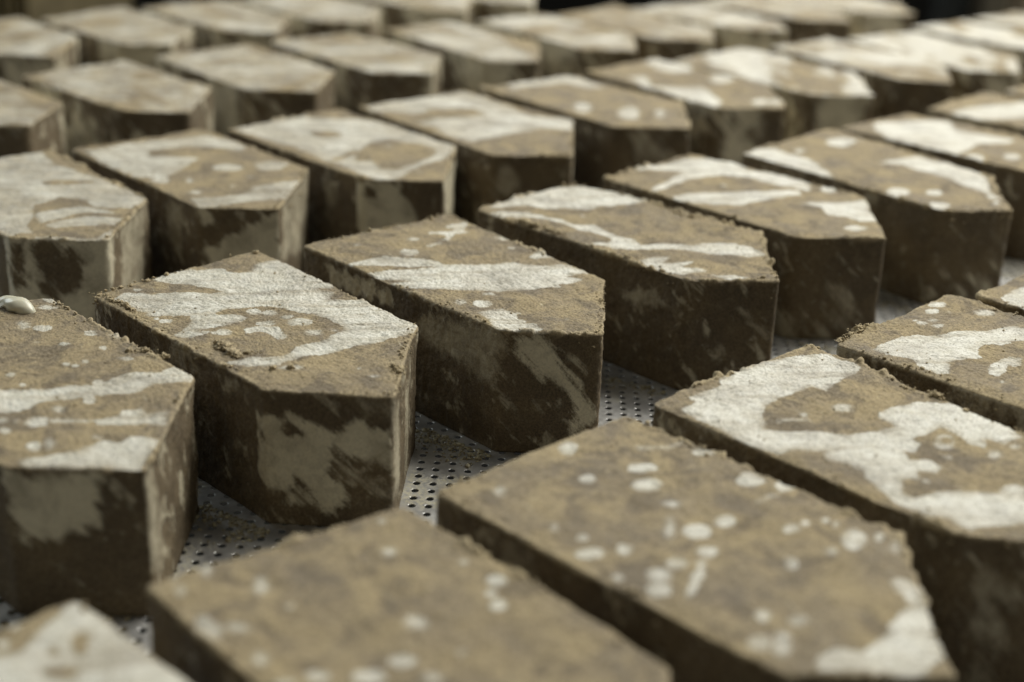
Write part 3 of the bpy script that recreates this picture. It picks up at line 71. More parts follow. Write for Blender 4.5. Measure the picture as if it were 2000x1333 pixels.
'G5':[(1.932,10.062,-0.838),[[-0.018,-0.498],[-0.117,0.673],[1.31,0.482],[1.901,-0.163],[1.595,-0.533]],[['T','+',[[0.016,-0.548],[-0.037,-0.32],[0.029,-0.18],[0.23,-0.224],[0.41,-0.25],[0.587,-0.344],[0.799,-0.507],[0.674,-0.558],[0.493,-0.555],[0.3,-0.561]]],['T','+',[[0.264,0.461],[0.295,0.394],[0.3,0.319],[0.279,0.257],[0.237,0.223],[0.185,0.225],[0.136,0.265],[0.104,0.332],[0.098,0.407],[0.119,0.471],[0.162,0.506],[0.215,0.502]]],['T','+',[[1.286,-0.365],[1.312,-0.421],[1.318,-0.479],[1.303,-0.525],[1.272,-0.546],[1.232,-0.538],[1.194,-0.501],[1.168,-0.446],[1.161,-0.387],[1.175,-0.34],[1.207,-0.318],[1.248,-0.327]]],['T','+',[[1.398,-0.169],[1.414,-0.208],[1.418,-0.248],[1.407,-0.28],[1.386,-0.295],[1.359,-0.289],[1.334,-0.264],[1.317,-0.226],[1.313,-0.185],[1.323,-0.153],[1.345,-0.137],[1.373,-0.144]]],['T','+',[[1.598,-0.392],[1.614,-0.434],[1.613,-0.482],[1.596,-0.524],[1.568,-0.548],[1.535,-0.548],[1.508,-0.524],[1.492,-0.483],[1.492,-0.434],[1.509,-0.392],[1.538,-0.367],[1.571,-0.367]]],['T','+',[[1.759,-0.097],[1.772,-0.123],[1.778,-0.146],[1.776,-0.161],[1.767,-0.163],[1.752,-0.152],[1.736,-0.131],[1.723,-0.105],[1.717,-0.081],[1.719,-0.067],[1.728,-0.064],[1.743,-0.076]]],['T','t',[[0.199,-0.039],[0.216,-0.071],[0.221,-0.106],[0.213,-0.134],[0.193,-0.148],[0.168,-0.145],[0.143,-0.124],[0.126,-0.091],[0.121,-0.056],[0.129,-0.028],[0.149,-0.013],[0.175,-0.018]]],['T','+',[[0.717,0.104],[0.729,0.305],[0.759,0.503],[0.89,0.475],[1.056,0.504],[1.242,0.496],[1.411,0.336],[1.569,0.115],[1.716,0.02],[1.669,-0.048],[1.546,0.08],[1.412,0.075],[1.312,0.124],[1.21,0.173],[1.028,0.176],[0.84,0.18]]]]],
'G6':[(2.755,10.930,-0.778),[[-0.037,-0.439],[0.045,0.419],[1.309,0.491],[1.893,-0.115],[1.539,-0.491]],[['T','+',[[0.229,-0.559],[0.334,-0.496],[0.442,-0.504],[0.143,-0.276],[0.074,-0.122],[0.179,0.193],[0.409,0.421],[0.571,0.224],[0.787,0.274],[1.005,0.332],[1.039,0.148],[0.896,-0.045],[0.982,-0.512],[0.872,-0.659],[0.671,-0.569],[0.482,-0.526],[0.325,-0.586]]],['T','+',[[1.15,-0.428],[1.174,-0.499],[1.175,-0.573],[1.153,-0.629],[1.114,-0.654],[1.068,-0.64],[1.027,-0.592],[1.002,-0.521],[1.0,-0.447],[1.022,-0.389],[1.062,-0.363],[1.109,-0.378]]],['T','+',[[1.295,-0.166],[1.316,-0.225],[1.32,-0.283],[1.306,-0.324],[1.279,-0.338],[1.244,-0.321],[1.212,-0.277],[1.19,-0.218],[1.186,-0.159],[1.199,-0.116],[1.228,-0.103],[1.263,-0.121]]]]],
'G7':[(3.619,11.778,-0.750),[[-0.0,-0.5],[0.0,0.5],[1.309,0.491],[1.893,-0.115],[1.539,-0.491]],[['T','+',[[0.202,-0.59],[0.187,-0.254],[0.308,0.18],[0.404,0.401],[0.728,0.273],[0.852,-0.003],[0.667,-0.157],[0.534,-0.416],[0.35,-0.569]]],['T','+',[[0.547,-0.649],[0.648,-0.518],[0.861,-0.568],[1.106,-0.567],[1.192,-0.759],[0.953,-0.763],[0.793,-0.813]]]]],
'H0':[(-3.450,8.729,-0.798),[[0.0,-0.5],[-0.035,0.523],[1.336,0.464],[1.882,-0.103],[1.55,-0.497]],[['T','+',[[-0.152,-0.026],[-0.007,0.175],[-0.128,0.416],[-0.046,0.47],[0.337,0.37],[0.707,0.45],[1.041,0.448],[1.127,0.49],[1.31,0.475],[1.456,0.303],[1.32,0.121],[1.176,0.155],[1.011,0.07],[1.073,-0.12],[1.302,-0.249],[1.399,-0.328],[1.509,-0.343],[1.532,-0.47],[1.341,-0.684]]],['T','+',[[1.433,-0.242],[1.417,-0.138],[1.433,0.01],[1.58,0.164],[1.669,0.072],[1.573,-0.097],[1.508,-0.224]]],['T','+',[[1.6,-0.38],[1.814,-0.13],[1.704,0.036],[1.935,-0.132],[1.683,-0.406]]],['T','-',[[0.843,0.377],[0.859,0.345],[0.846,0.286],[0.807,0.219],[0.752,0.159],[0.696,0.123],[0.654,0.121],[0.637,0.153],[0.65,0.211],[0.689,0.28],[0.744,0.34],[0.8,0.376]]],['T','t',[[1.213,-0.197],[1.227,0.085],[1.503,0.19],[1.369,0.01],[1.42,-0.26]]],['ED','+',[[-0.054,0.005],[0.559,0.008],[0.524,-0.505],[-0.104,-0.513]]],['ED','-',[[0.107,-0.027],[0.229,-0.017],[0.268,-0.062],[0.324,-0.069],[0.377,-0.137],[0.363,-0.215],[0.321,-0.294],[0.273,-0.357],[0.13,-0.328],[0.135,-0.195],[0.107,-0.103]]],['ED','-',[[-0.009,-0.044],[0.072,-0.02],[0.07,-0.274],[-0.008,-0.26]]],['ED','t',[[0.222,-0.101],[0.294,-0.089],[0.293,-0.1],[0.22,-0.121]]],['DC','+',[[-0.041,0.024],[0.143,-0.004],[-0.002,-0.425],[-0.112,-0.383]]],['DC','t',[[0.252,0.039],[0.777,0.011],[0.596,-0.567],[0.152,-0.402]]]]],
'H1':[(-2.601,9.474,-0.812),[[-0.008,-0.494],[-0.007,0.504],[1.267,0.517],[1.898,-0.138],[1.586,-0.498]],[['T','+',[[0.11,-0.452],[0.081,-0.14],[0.103,0.137],[0.188,0.386],[0.347,0.49],[0.592,0.476],[0.715,0.357],[0.529,0.326],[0.38,0.17],[0.295,-0.07],[0.43,-0.165],[0.562,-0.033],[0.674,0.071],[0.847,-0.173],[0.952,-0.334],[0.853,-0.474],[0.551,-0.486],[0.259,-0.466]]],['T','+',[[0.98,0.284],[0.971,0.438],[1.112,0.472],[1.203,0.331],[1.164,0.222]]],['T','+',[[1.42,-0.45],[1.484,-0.315],[1.535,-0.151],[1.455,-0.026],[1.45,0.164],[1.495,0.277],[1.659,0.163],[1.75,0.007],[1.684,-0.175],[1.663,-0.382],[1.59,-0.484]]],['T','t',[[1.021,-0.338],[1.054,-0.367],[1.068,-0.401],[1.06,-0.432],[1.032,-0.451],[0.992,-0.454],[0.949,-0.439],[0.916,-0.411],[0.901,-0.376],[0.909,-0.345],[0.937,-0.326],[0.978,-0.323]]],['T','t',[[1.102,-0.225],[1.124,-0.243],[1.136,-0.263],[1.134,-0.28],[1.118,-0.288],[1.093,-0.287],[1.066,-0.275],[1.043,-0.257],[1.031,-0.237],[1.034,-0.22],[1.049,-0.211],[1.074,-0.213]]],['T','t',[[1.375,-0.327],[1.395,-0.346],[1.402,-0.37],[1.395,-0.392],[1.376,-0.407],[1.349,-0.41],[1.322,-0.401],[1.302,-0.382],[1.294,-0.358],[1.301,-0.336],[1.321,-0.321],[1.348,-0.318]]],['T','t',[[1.021,0.18],[1.053,0.144],[1.061,0.097],[1.043,0.052],[1.005,0.019],[0.956,0.008],[0.91,0.022],[0.877,0.057],[0.869,0.104],[0.886,0.151],[0.925,0.184],[0.974,0.194]]],['ED','+',[[-0.014,0.009],[0.126,-0.011],[0.101,-0.082],[0.014,-0.171],[-0.011,-0.077]]],['ED','+',[[0.017,-0.274],[0.133,-0.191],[0.309,-0.092],[0.476,-0.009],[0.49,-0.342],[0.123,-0.432]]],['ED','t',[[0.285,-0.046],[0.281,-0.063],[0.272,-0.077],[0.261,-0.082],[0.25,-0.077],[0.242,-0.064],[0.24,-0.047],[0.244,-0.029],[0.252,-0.016],[0.264,-0.011],[0.275,-0.015],[0.282,-0.028]]],['DC','t',[[0.072,0.001],[0.9,-0.004],[0.765,-0.516],[0.102,-0.361]]],['AE','t',[[1.212,-0.004],[1.447,-0.026],[1.379,-0.414],[1.226,-0.291]]]]],
'H2':[(-1.711,10.182,-0.794),[[-0.02,-0.49],[-0.07,0.555],[1.287,0.512],[1.916,-0.137],[1.576,-0.517]],[['T','+',[[-0.079,-0.443],[-0.053,-0.216],[-0.097,0.046],[-0.043,0.223],[0.054,0.195],[0.307,0.489],[0.446,0.524],[0.593,0.54],[0.898,0.566],[1.27,0.556],[1.437,0.397],[1.499,0.213],[1.544,0.017],[1.65,-0.235],[1.694,-0.459],[1.54,-0.481],[1.289,-0.432],[1.068,-0.431],[0.923,-0.421],[0.658,-0.408],[0.401,-0.426],[0.174,-0.451]]],['T','-',[[1.082,-0.202],[0.89,0.083],[0.893,0.262],[1.109,0.332],[1.307,0.326],[1.423,0.162],[1.506,-0.035],[1.533,-0.199],[1.43,-0.265],[1.24,-0.195],[1.217,-0.277]]],['T','-',[[0.557,0.088],[0.59,0.044],[0.597,-0.011],[0.577,-0.064],[0.534,-0.1],[0.481,-0.11],[0.43,-0.091],[0.397,-0.048],[0.389,0.008],[0.409,0.061],[0.453,0.098],[0.507,0.107]]],['T','-',[[1.053,-0.4],[0.986,-0.118],[1.049,-0.167],[1.125,-0.405]]],['ED','+',[[-0.009,-0.002],[0.234,-0.011],[0.265,-0.089],[0.311,-0.119],[0.358,-0.198],[0.313,-0.36],[0.005,-0.408],[-0.163,-0.291],[-0.147,-0.171],[-0.177,-0.132],[-0.085,-0.051]]],['ED','-',[[0.09,-0.078],[0.085,-0.09],[0.071,-0.099],[0.052,-0.102],[0.033,-0.1],[0.019,-0.091],[0.014,-0.08],[0.019,-0.068],[0.033,-0.059],[0.052,-0.055],[0.071,-0.058],[0.085,-0.066]]],['DC','+',[[-0.038,0.015],[1.244,-0.12],[1.284,-0.673],[0.116,-0.27]]]]],
'H3':[(-0.850,10.993,-0.830),[[-0.055,-0.478],[-0.045,0.555],[1.186,0.605],[1.945,-0.135],[1.614,-0.579]],[['T','+',[[-0.103,-0.424],[-0.124,-0.159],[-0.048,0.163],[-0.028,0.51],[0.257,0.541],[0.713,0.461],[0.929,0.423],[1.095,0.586],[1.225,0.605],[1.434,0.403],[1.249,0.207],[1.229,-0.075],[1.24,-0.303],[1.263,-0.465],[1.008,-0.492],[0.835,-0.423],[0.608,-0.428],[0.594,-0.273],[0.675,0.031],[0.681,0.177],[0.44,0.229],[0.319,-0.008],[0.345,-0.295],[0.242,-0.362],[0.114,-0.467]]],['ED','t',[[0.199,-0.184],[0.189,-0.239],[0.158,-0.279],[0.115,-0.294],[0.07,-0.28],[0.037,-0.24],[0.023,-0.186],[0.033,-0.132],[0.064,-0.092],[0.107,-0.077],[0.151,-0.091],[0.185,-0.13]]]]],
'H4':[(0.023,11.867,-0.806),[[-0.022,-0.496],[0.02,0.499],[1.26,0.537],[1.906,-0.097],[1.552,-0.527]],[['T','+',[[-0.046,-0.19],[-0.023,0.173],[0.003,0.453],[0.276,0.487],[0.577,0.391],[0.493,0.264],[0.229,0.228],[0.182,-0.025],[0.137,-0.273]]],['T','+',[[1.008,-0.224],[1.057,-0.289],[1.08,-0.354],[1.071,-0.402],[1.034,-0.421],[0.978,-0.405],[0.917,-0.359],[0.868,-0.294],[0.843,-0.227],[0.851,-0.177],[0.889,-0.159],[0.947,-0.176]]],['T','+',[[1.372,-0.075],[1.438,-0.165],[1.472,-0.25],[1.466,-0.308],[1.422,-0.324],[1.35,-0.294],[1.269,-0.225],[1.201,-0.134],[1.164,-0.046],[1.169,0.014],[1.216,0.03],[1.29,-0.003]]],['T','+',[[1.492,0.101],[1.531,0.046],[1.553,-0.005],[1.55,-0.039],[1.524,-0.047],[1.482,-0.026],[1.435,0.017],[1.394,0.073],[1.372,0.125],[1.374,0.16],[1.401,0.167],[1.444,0.146]]],['ED','t',[[0.08,-0.049],[0.213,-0.038],[0.502,-0.275],[0.347,-0.278],[0.148,-0.203]]]]],
'H5':[(0.867,12.713,-0.808),[[-0.019,-0.439],[-0.03,0.526],[1.276,0.492],[1.914,-0.118],[1.599,-0.584]],[['T','+',[[0.07,0.244],[-0.09,0.544],[0.172,0.511],[0.427,0.48],[0.541,0.346],[0.483,0.155],[0.235,0.181]]],['T','+',[[0.377,-0.307],[0.47,-0.164],[0.787,-0.436],[0.943,-0.29],[1.019,-0.083],[1.471,-0.365],[1.61,-0.567],[1.36,-0.615],[1.05,-0.572],[0.691,-0.489]]],['T','+',[[0.975,0.415],[1.027,0.327],[1.049,0.237],[1.033,0.17],[0.986,0.142],[0.919,0.161],[0.849,0.222],[0.795,0.31],[0.772,0.402],[0.787,0.472],[0.836,0.5],[0.905,0.479]]],['T','+',[[1.736,-0.055],[1.774,-0.122],[1.788,-0.19],[1.776,-0.241],[1.741,-0.261],[1.691,-0.245],[1.639,-0.198],[1.601,-0.131],[1.585,-0.061],[1.597,-0.009],[1.633,0.011],[1.684,-0.006]]],['T','+',[[1.802,0.044],[1.84,-0.024],[1.854,-0.092],[1.842,-0.143],[1.806,-0.163],[1.756,-0.147],[1.706,-0.099],[1.667,-0.031],[1.651,0.038],[1.664,0.091],[1.7,0.111],[1.751,0.094]]]]],
'H6':[(1.749,13.404,-0.822),[[0.0,-0.5],[-0.089,0.591],[1.286,0.498],[1.968,-0.189],[1.631,-0.639]],[]],
'H7':[(2.720,14.164,-0.861),[[-0.079,-0.372],[-0.051,0.539],[1.309,0.491],[1.93,-0.227],[1.615,-0.556]],[]],
'H8':[(3.684,14.868,-0.988),[[0.0,-0.5],[0.0,0.5],[1.309,0.491],[1.928,-0.192],[1.695,-0.632]],[]],
'I0':[(-4.737,11.056,-0.741),[[0.0,-0.5],[0.0,0.5],[1.364,0.458],[1.851,-0.091],[1.539,-0.491]],[]],
'I1':[(-3.733,11.727,-0.755),[[0.044,-0.492],[-0.043,0.507],[1.321,0.461],[1.893,-0.132],[1.577,-0.495]],[]],
'I2':[(-2.843,12.660,-0.828),[[-0.001,-0.489],[-0.063,0.531],[1.303,0.498],[1.903,-0.097],[1.56,-0.534]],[]],
'I3':[(-2.009,13.485,-0.786),[[-0.041,-0.446],[-0.009,0.487],[1.331,0.468],[1.886,-0.122],[1.588,-0.523]],[]],
'I4':[(-1.068,14.306,-0.806),[[-0.038,-0.372],[-0.064,0.498],[1.324,0.432],[1.955,-0.191],[1.632,-0.567]],[]],
'I5':[(-0.153,14.993,-0.812),[[-0.109,-0.368],[-0.035,0.511],[1.34,0.44],[1.925,-0.148],[1.608,-0.563]],[]],
'I6':[(0.670,15.692,-0.808),[[0.0,-0.5],[-0.133,0.587],[1.437,0.348],[1.959,-0.177],[1.603,-0.596]],[]],
'I7':[(1.520,16.300,-0.825),[[0.0,-0.5],[0.0,0.5],[1.418,0.347],[1.84,-0.036],[1.496,-0.447]],[]],
'I8':[(2.317,17.107,-0.821),[[0.0,-0.5],[0.0,0.5],[1.309,0.491],[1.913,-0.087],[1.494,-0.486]],[]],
'I9':[(3.142,17.756,-0.800),[[0.0,-0.5],[0.0,0.5],[1.309,0.491],[1.886,-0.061],[1.53,-0.519]],[]],
'J0':[(-5.295,13.639,-0.798),[[0.0,-0.5],[-0.009,0.526],[1.233,0.481],[1.985,-0.136],[1.539,-0.491]],[]],
'J1':[(-4.427,14.350,-0.788),[[0.09,-0.49],[-0.145,0.544],[1.301,0.472],[1.931,-0.156],[1.631,-0.526]],[]],
'J2':[(-3.603,15.166,-0.812),[[-0.015,-0.479],[0.0,0.5],[1.303,0.472],[1.905,-0.105],[1.562,-0.515]],[]],
'J3':[(-2.782,15.922,-0.810),[[0.0,-0.5],[0.0,0.5],[1.24,0.548],[1.888,-0.106],[1.595,-0.539]],[]],
'J4':[(-1.900,16.764,-0.741),[[0.0,-0.5],[0.0,0.5],[1.309,0.491],[1.882,-0.153],[1.579,-0.482]],[]],
'J5':[(-1.150,17.550,-0.800),[[0.0,-0.5],[0.0,0.5],[1.309,0.491],[1.893,-0.115],[1.539,-0.491]],[]],
'H9':[(4.500,15.750,-0.850),[[0.0,-0.5],[0.0,0.5],[1.309,0.491],[1.893,-0.115],[1.539,-0.491]],[]],
'H10':[(5.350,16.500,-0.830),[[0.0,-0.5],[0.0,0.5],[1.309,0.491],[1.893,-0.115],[1.539,-0.491]],[]],
'G8':[(4.500,12.600,-0.780),[[0.0,-0.5],[0.0,0.5],[1.309,0.491],[1.893,-0.115],[1.539,-0.491]],[]],
}

# ---------------------------------------------------------------- helpers
def hash3(ix, iy, iz, seed):
    h = (ix * 374761393 + iy * 668265263 + iz * 2147483647 + seed * 974634777).astype(np.int64)
    h = (h ^ (h >> 13)) * 1274126177
    h = (h ^ (h >> 16)) & 0xffffff
    return h.astype(np.float64) / 0xffffff

def vnoise(p, seed=0):
    """value noise in 0..1 for points p (n,3)"""
    i = np.floor(p).astype(np.int64); f = p - i
    f = f * f * (3 - 2 * f)
    r = 0
    for dx in (0, 1):
        for dy in (0, 1):
            for dz in (0, 1):
                w = ((f[:, 0] if dx else 1 - f[:, 0]) * (f[:, 1] if dy else 1 - f[:, 1]) *
                     (f[:, 2] if dz else 1 - f[:, 2]))
                r = r + w * hash3(i[:, 0] + dx, i[:, 1] + dy, i[:, 2] + dz, seed)
    return r

def fbm(p, octaves=4, seed=0):
    a = 0.5; r = 0; t = 0
    for k in range(octaves):
        r = r + a * vnoise(p * (2 ** k) + 17.3 * k, seed + k); t += a; a *= 0.5
    return r / t

def mesh_obj(name, verts, quads=None, tris=None, mat=None, attrs=None, smooth=True, collection=None):
    me = bpy.data.meshes.new(name)
    verts = np.asarray(verts, dtype=np.float64)
    nq = 0 if quads is None else len(quads); nt = 0 if tris is None else len(tris)
    me.vertices.add(len(verts)); me.vertices.foreach_set('co', verts.ravel())
    idx = []
    if nq: idx.append(np.asarray(quads, dtype=np.int32).ravel())
    if nt: idx.append(np.asarray(tris, dtype=np.int32).ravel())
    idx = np.concatenate(idx)
    me.loops.add(len(idx)); me.loops.foreach_set('vertex_index', idx)
    me.polygons.add(nq + nt)
    tot = np.array([4] * nq + [3] * nt, dtype=np.int32)
    st = np.concatenate([[0], np.cumsum(tot)[:-1]]).astype(np.int32)
    me.polygons.foreach_set('loop_start', st)
    me.polygons.foreach_set('loop_total', tot)
    me.polygons.foreach_set('use_smooth', np.full(nq + nt, smooth))
    me.update(calc_edges=True)
    me.validate()
    if attrs:
        for an, av in attrs.items():
            a = me.attributes.new(an, 'FLOAT', 'POINT')
            a.data.foreach_set('value', np.asarray(av, dtype=np.float32))
    if mat: me.materials.append(mat)
    o = bpy.data.objects.new(name, me)
    scene.collection.objects.link(o)
    return o

def tag(o, label=None, cat=None, group=None, kind=None):
    if label: o['label'] = label
    if cat: o['category'] = cat
    if group: o['group'] = group
    if kind: o['kind'] = kind

def poly_sdf(pts, poly):
    """signed distance, positive inside"""
    poly = np.asarray(poly, float); n = len(poly)
    d = np.full(len(pts), 1e9); inside = np.zeros(len(pts), bool)
    for i in range(n):
        a = poly[i]; b = poly[(i + 1) % n]; e = b - a
        L2 = e @ e
        if L2 < 1e-12: continue
        w = pts - a
        t = np.clip((w @ e) / L2, 0, 1)
        d = np.minimum(d, np.hypot(w[:, 0] - t * e[0], w[:, 1] - t * e[1]))
        c = ((a[1] > pts[:, 1]) != (b[1] > pts[:, 1]))
        with np.errstate(divide='ignore', invalid='ignore'):
            xi = a[0] + (pts[:, 1] - a[1]) / (b[1] - a[1] if b[1] != a[1] else 1e-12) * e[0]
        inside ^= c & (pts[:, 0] < xi)
    return np.where(inside, d, -d)

def outline(poly, radii, M):
    """rounded polygon, M even samples, counter-clockwise; returns points, normals"""
    poly = np.asarray(poly, float); n = len(poly); path = []
    for i in range(n):
        p = poly[i]; a = poly[i - 1]; b = poly[(i + 1) % n]
        u = (a - p) / np.hypot(*(a - p)); v = (b - p) / np.hypot(*(b - p))
        ang = math.acos(max(-1, min(1, u @ v))); r = radii[i]
        t = r / math.tan(ang / 2)
        c = p + (u + v) / np.hypot(*(u + v)) * (r / math.sin(ang / 2))
        s0 = p + u * t - c; s1 = p + v * t - c
        a0 = math.atan2(s0[1], s0[0]); a1 = math.atan2(s1[1], s1[0])
        while a1 < a0: a1 += 2 * math.pi
        for k in range(13):
            w = a0 + (a1 - a0) * k / 12
            path.append(c + r * np.array([math.cos(w), math.sin(w)]))
    path = np.array(path); nx = np.roll(path, -1, 0)
    seg = np.hypot(*(nx - path).T); cum = np.concatenate([[0], np.cumsum(seg)])
    s = np.linspace(0, cum[-1], M, endpoint=False)
    pp = np.vstack([path, path[:1]])
    P = np.stack([np.interp(s, cum, pp[:, 0]), np.interp(s, cum, pp[:, 1])], 1)
    t = np.roll(P, -1, 0) - np.roll(P, 1, 0); t /= np.hypot(t[:, 0], t[:, 1])[:, None]
    return P, np.stack([t[:, 1], -t[:, 0]], 1)

# small lump used for crumbs
def ico(sub):
    import bmesh
    bm = bmesh.new(); bmesh.ops.create_icosphere(bm, subdivisions=sub, radius=1.0)
    v = np.array([x.co[:] for x in bm.verts]); f = np.array([[q.index for q in x.verts] for x in bm.faces])
    bm.free(); return v, f
ICO_V, ICO_F = ico(2)
ICO4 = ico(4)

def lumps(centres, radii, seed, flat=0.75, base=None, rough=0.0):
    ICO_V, ICO_F = base or (globals()['ICO_V'], globals()['ICO_F'])
    rs = np.random.RandomState(seed); V = []; F = []
    for k, (c, r) in enumerate(zip(centres, radii)):
        q = ICO_V * (1 + 0.55 * (vnoise(ICO_V * 1.7 + rs.rand(3) * 50, seed + k)[:, None] - 0.5) * 2)
        if rough: q = q * (1 + rough * (fbm(ICO_V * 5 + k * 3.3, 3, seed + 3)[:, None] - 0.5) * 2)
        sc = np.array([rs.uniform(0.7, 1.4), rs.uniform(0.7, 1.3), flat * rs.uniform(0.7, 1.2)])
        q = q * sc; a = rs.uniform(0, 6.28)
        R = np.array([[math.cos(a), -math.sin(a), 0], [math.sin(a), math.cos(a), 0], [0, 0, 1]])
        V.append(q @ R.T * r + np.asarray(c)); F.append(ICO_F + 42 * 0 + len(ICO_V) * k)
    return np.vstack(V), np.vstack(F)

# ---------------------------------------------------------------- materials
def nodes_of(name):
    m = bpy.data.materials.new(name); m.use_nodes = True
    nt = m.node_tree
    for n in list(nt.nodes): nt.nodes.remove(n)
    out = nt.nodes.new('ShaderNodeOutputMaterial')
    b = nt.nodes.new('ShaderNodeBsdfPrincipled')
    nt.links.new(b.outputs[0], out.inputs[0])
    return m, nt, b

class G:
    """tiny node-graph writer"""
    def __init__(s, nt): s.nt = nt
    def put(s, sock, v):
        if hasattr(v, 'links') or hasattr(v, 'is_output'): s.nt.links.new(v, sock)
        else: sock.default_value = v
    def math(s, op, a, b=0.0, c=None, clamp=False):
        n = s.nt.nodes.new('ShaderNodeMath'); n.operation = op; n.use_clamp = clamp
        s.put(n.inputs[0], a); s.put(n.inputs[1], b)
        if c is not None: s.put(n.inputs[2], c)
        return n.outputs[0]
    def vmath(s, op, a, b):
        n = s.nt.nodes.new('ShaderNodeVectorMath'); n.operation = op
        s.put(n.inputs[0], a); s.put(n.inputs[1], b); return n.outputs[0]
    def noise(s, vec, scale, detail=2.0, rough=0.5, dist=0.0):
        n = s.nt.nodes.new('ShaderNodeTexNoise'); s.put(n.inputs['Vector'], vec)
        n.inputs['Scale'].default_value = scale; n.inputs['Detail'].default_value = detail
        n.inputs['Roughness'].default_value = rough; n.inputs['Distortion'].default_value = dist
        return n.outputs[0]
    def ramp(s, v, lo, hi, a=0.0, b=1.0):
        n = s.nt.nodes.new('ShaderNodeMapRange'); n.interpolation_type = 'SMOOTHSTEP'
        s.put(n.inputs[0], v); n.inputs[1].default_value = lo; n.inputs[2].default_value = hi
        n.inputs[3].default_value = a; n.inputs[4].default_value = b
        return n.outputs[0]
    def mix(s, f, a, b):
        n = s.nt.nodes.new('ShaderNodeMix'); n.data_type = 'RGBA'
        s.put(n.inputs[0], f); s.put(n.inputs[6], a); s.put(n.inputs[7], b); return n.outputs[2]
    def attr(s, name):
        n = s.nt.nodes.new('ShaderNodeAttribute'); n.attribute_name = name; return n.outputs['Fac']

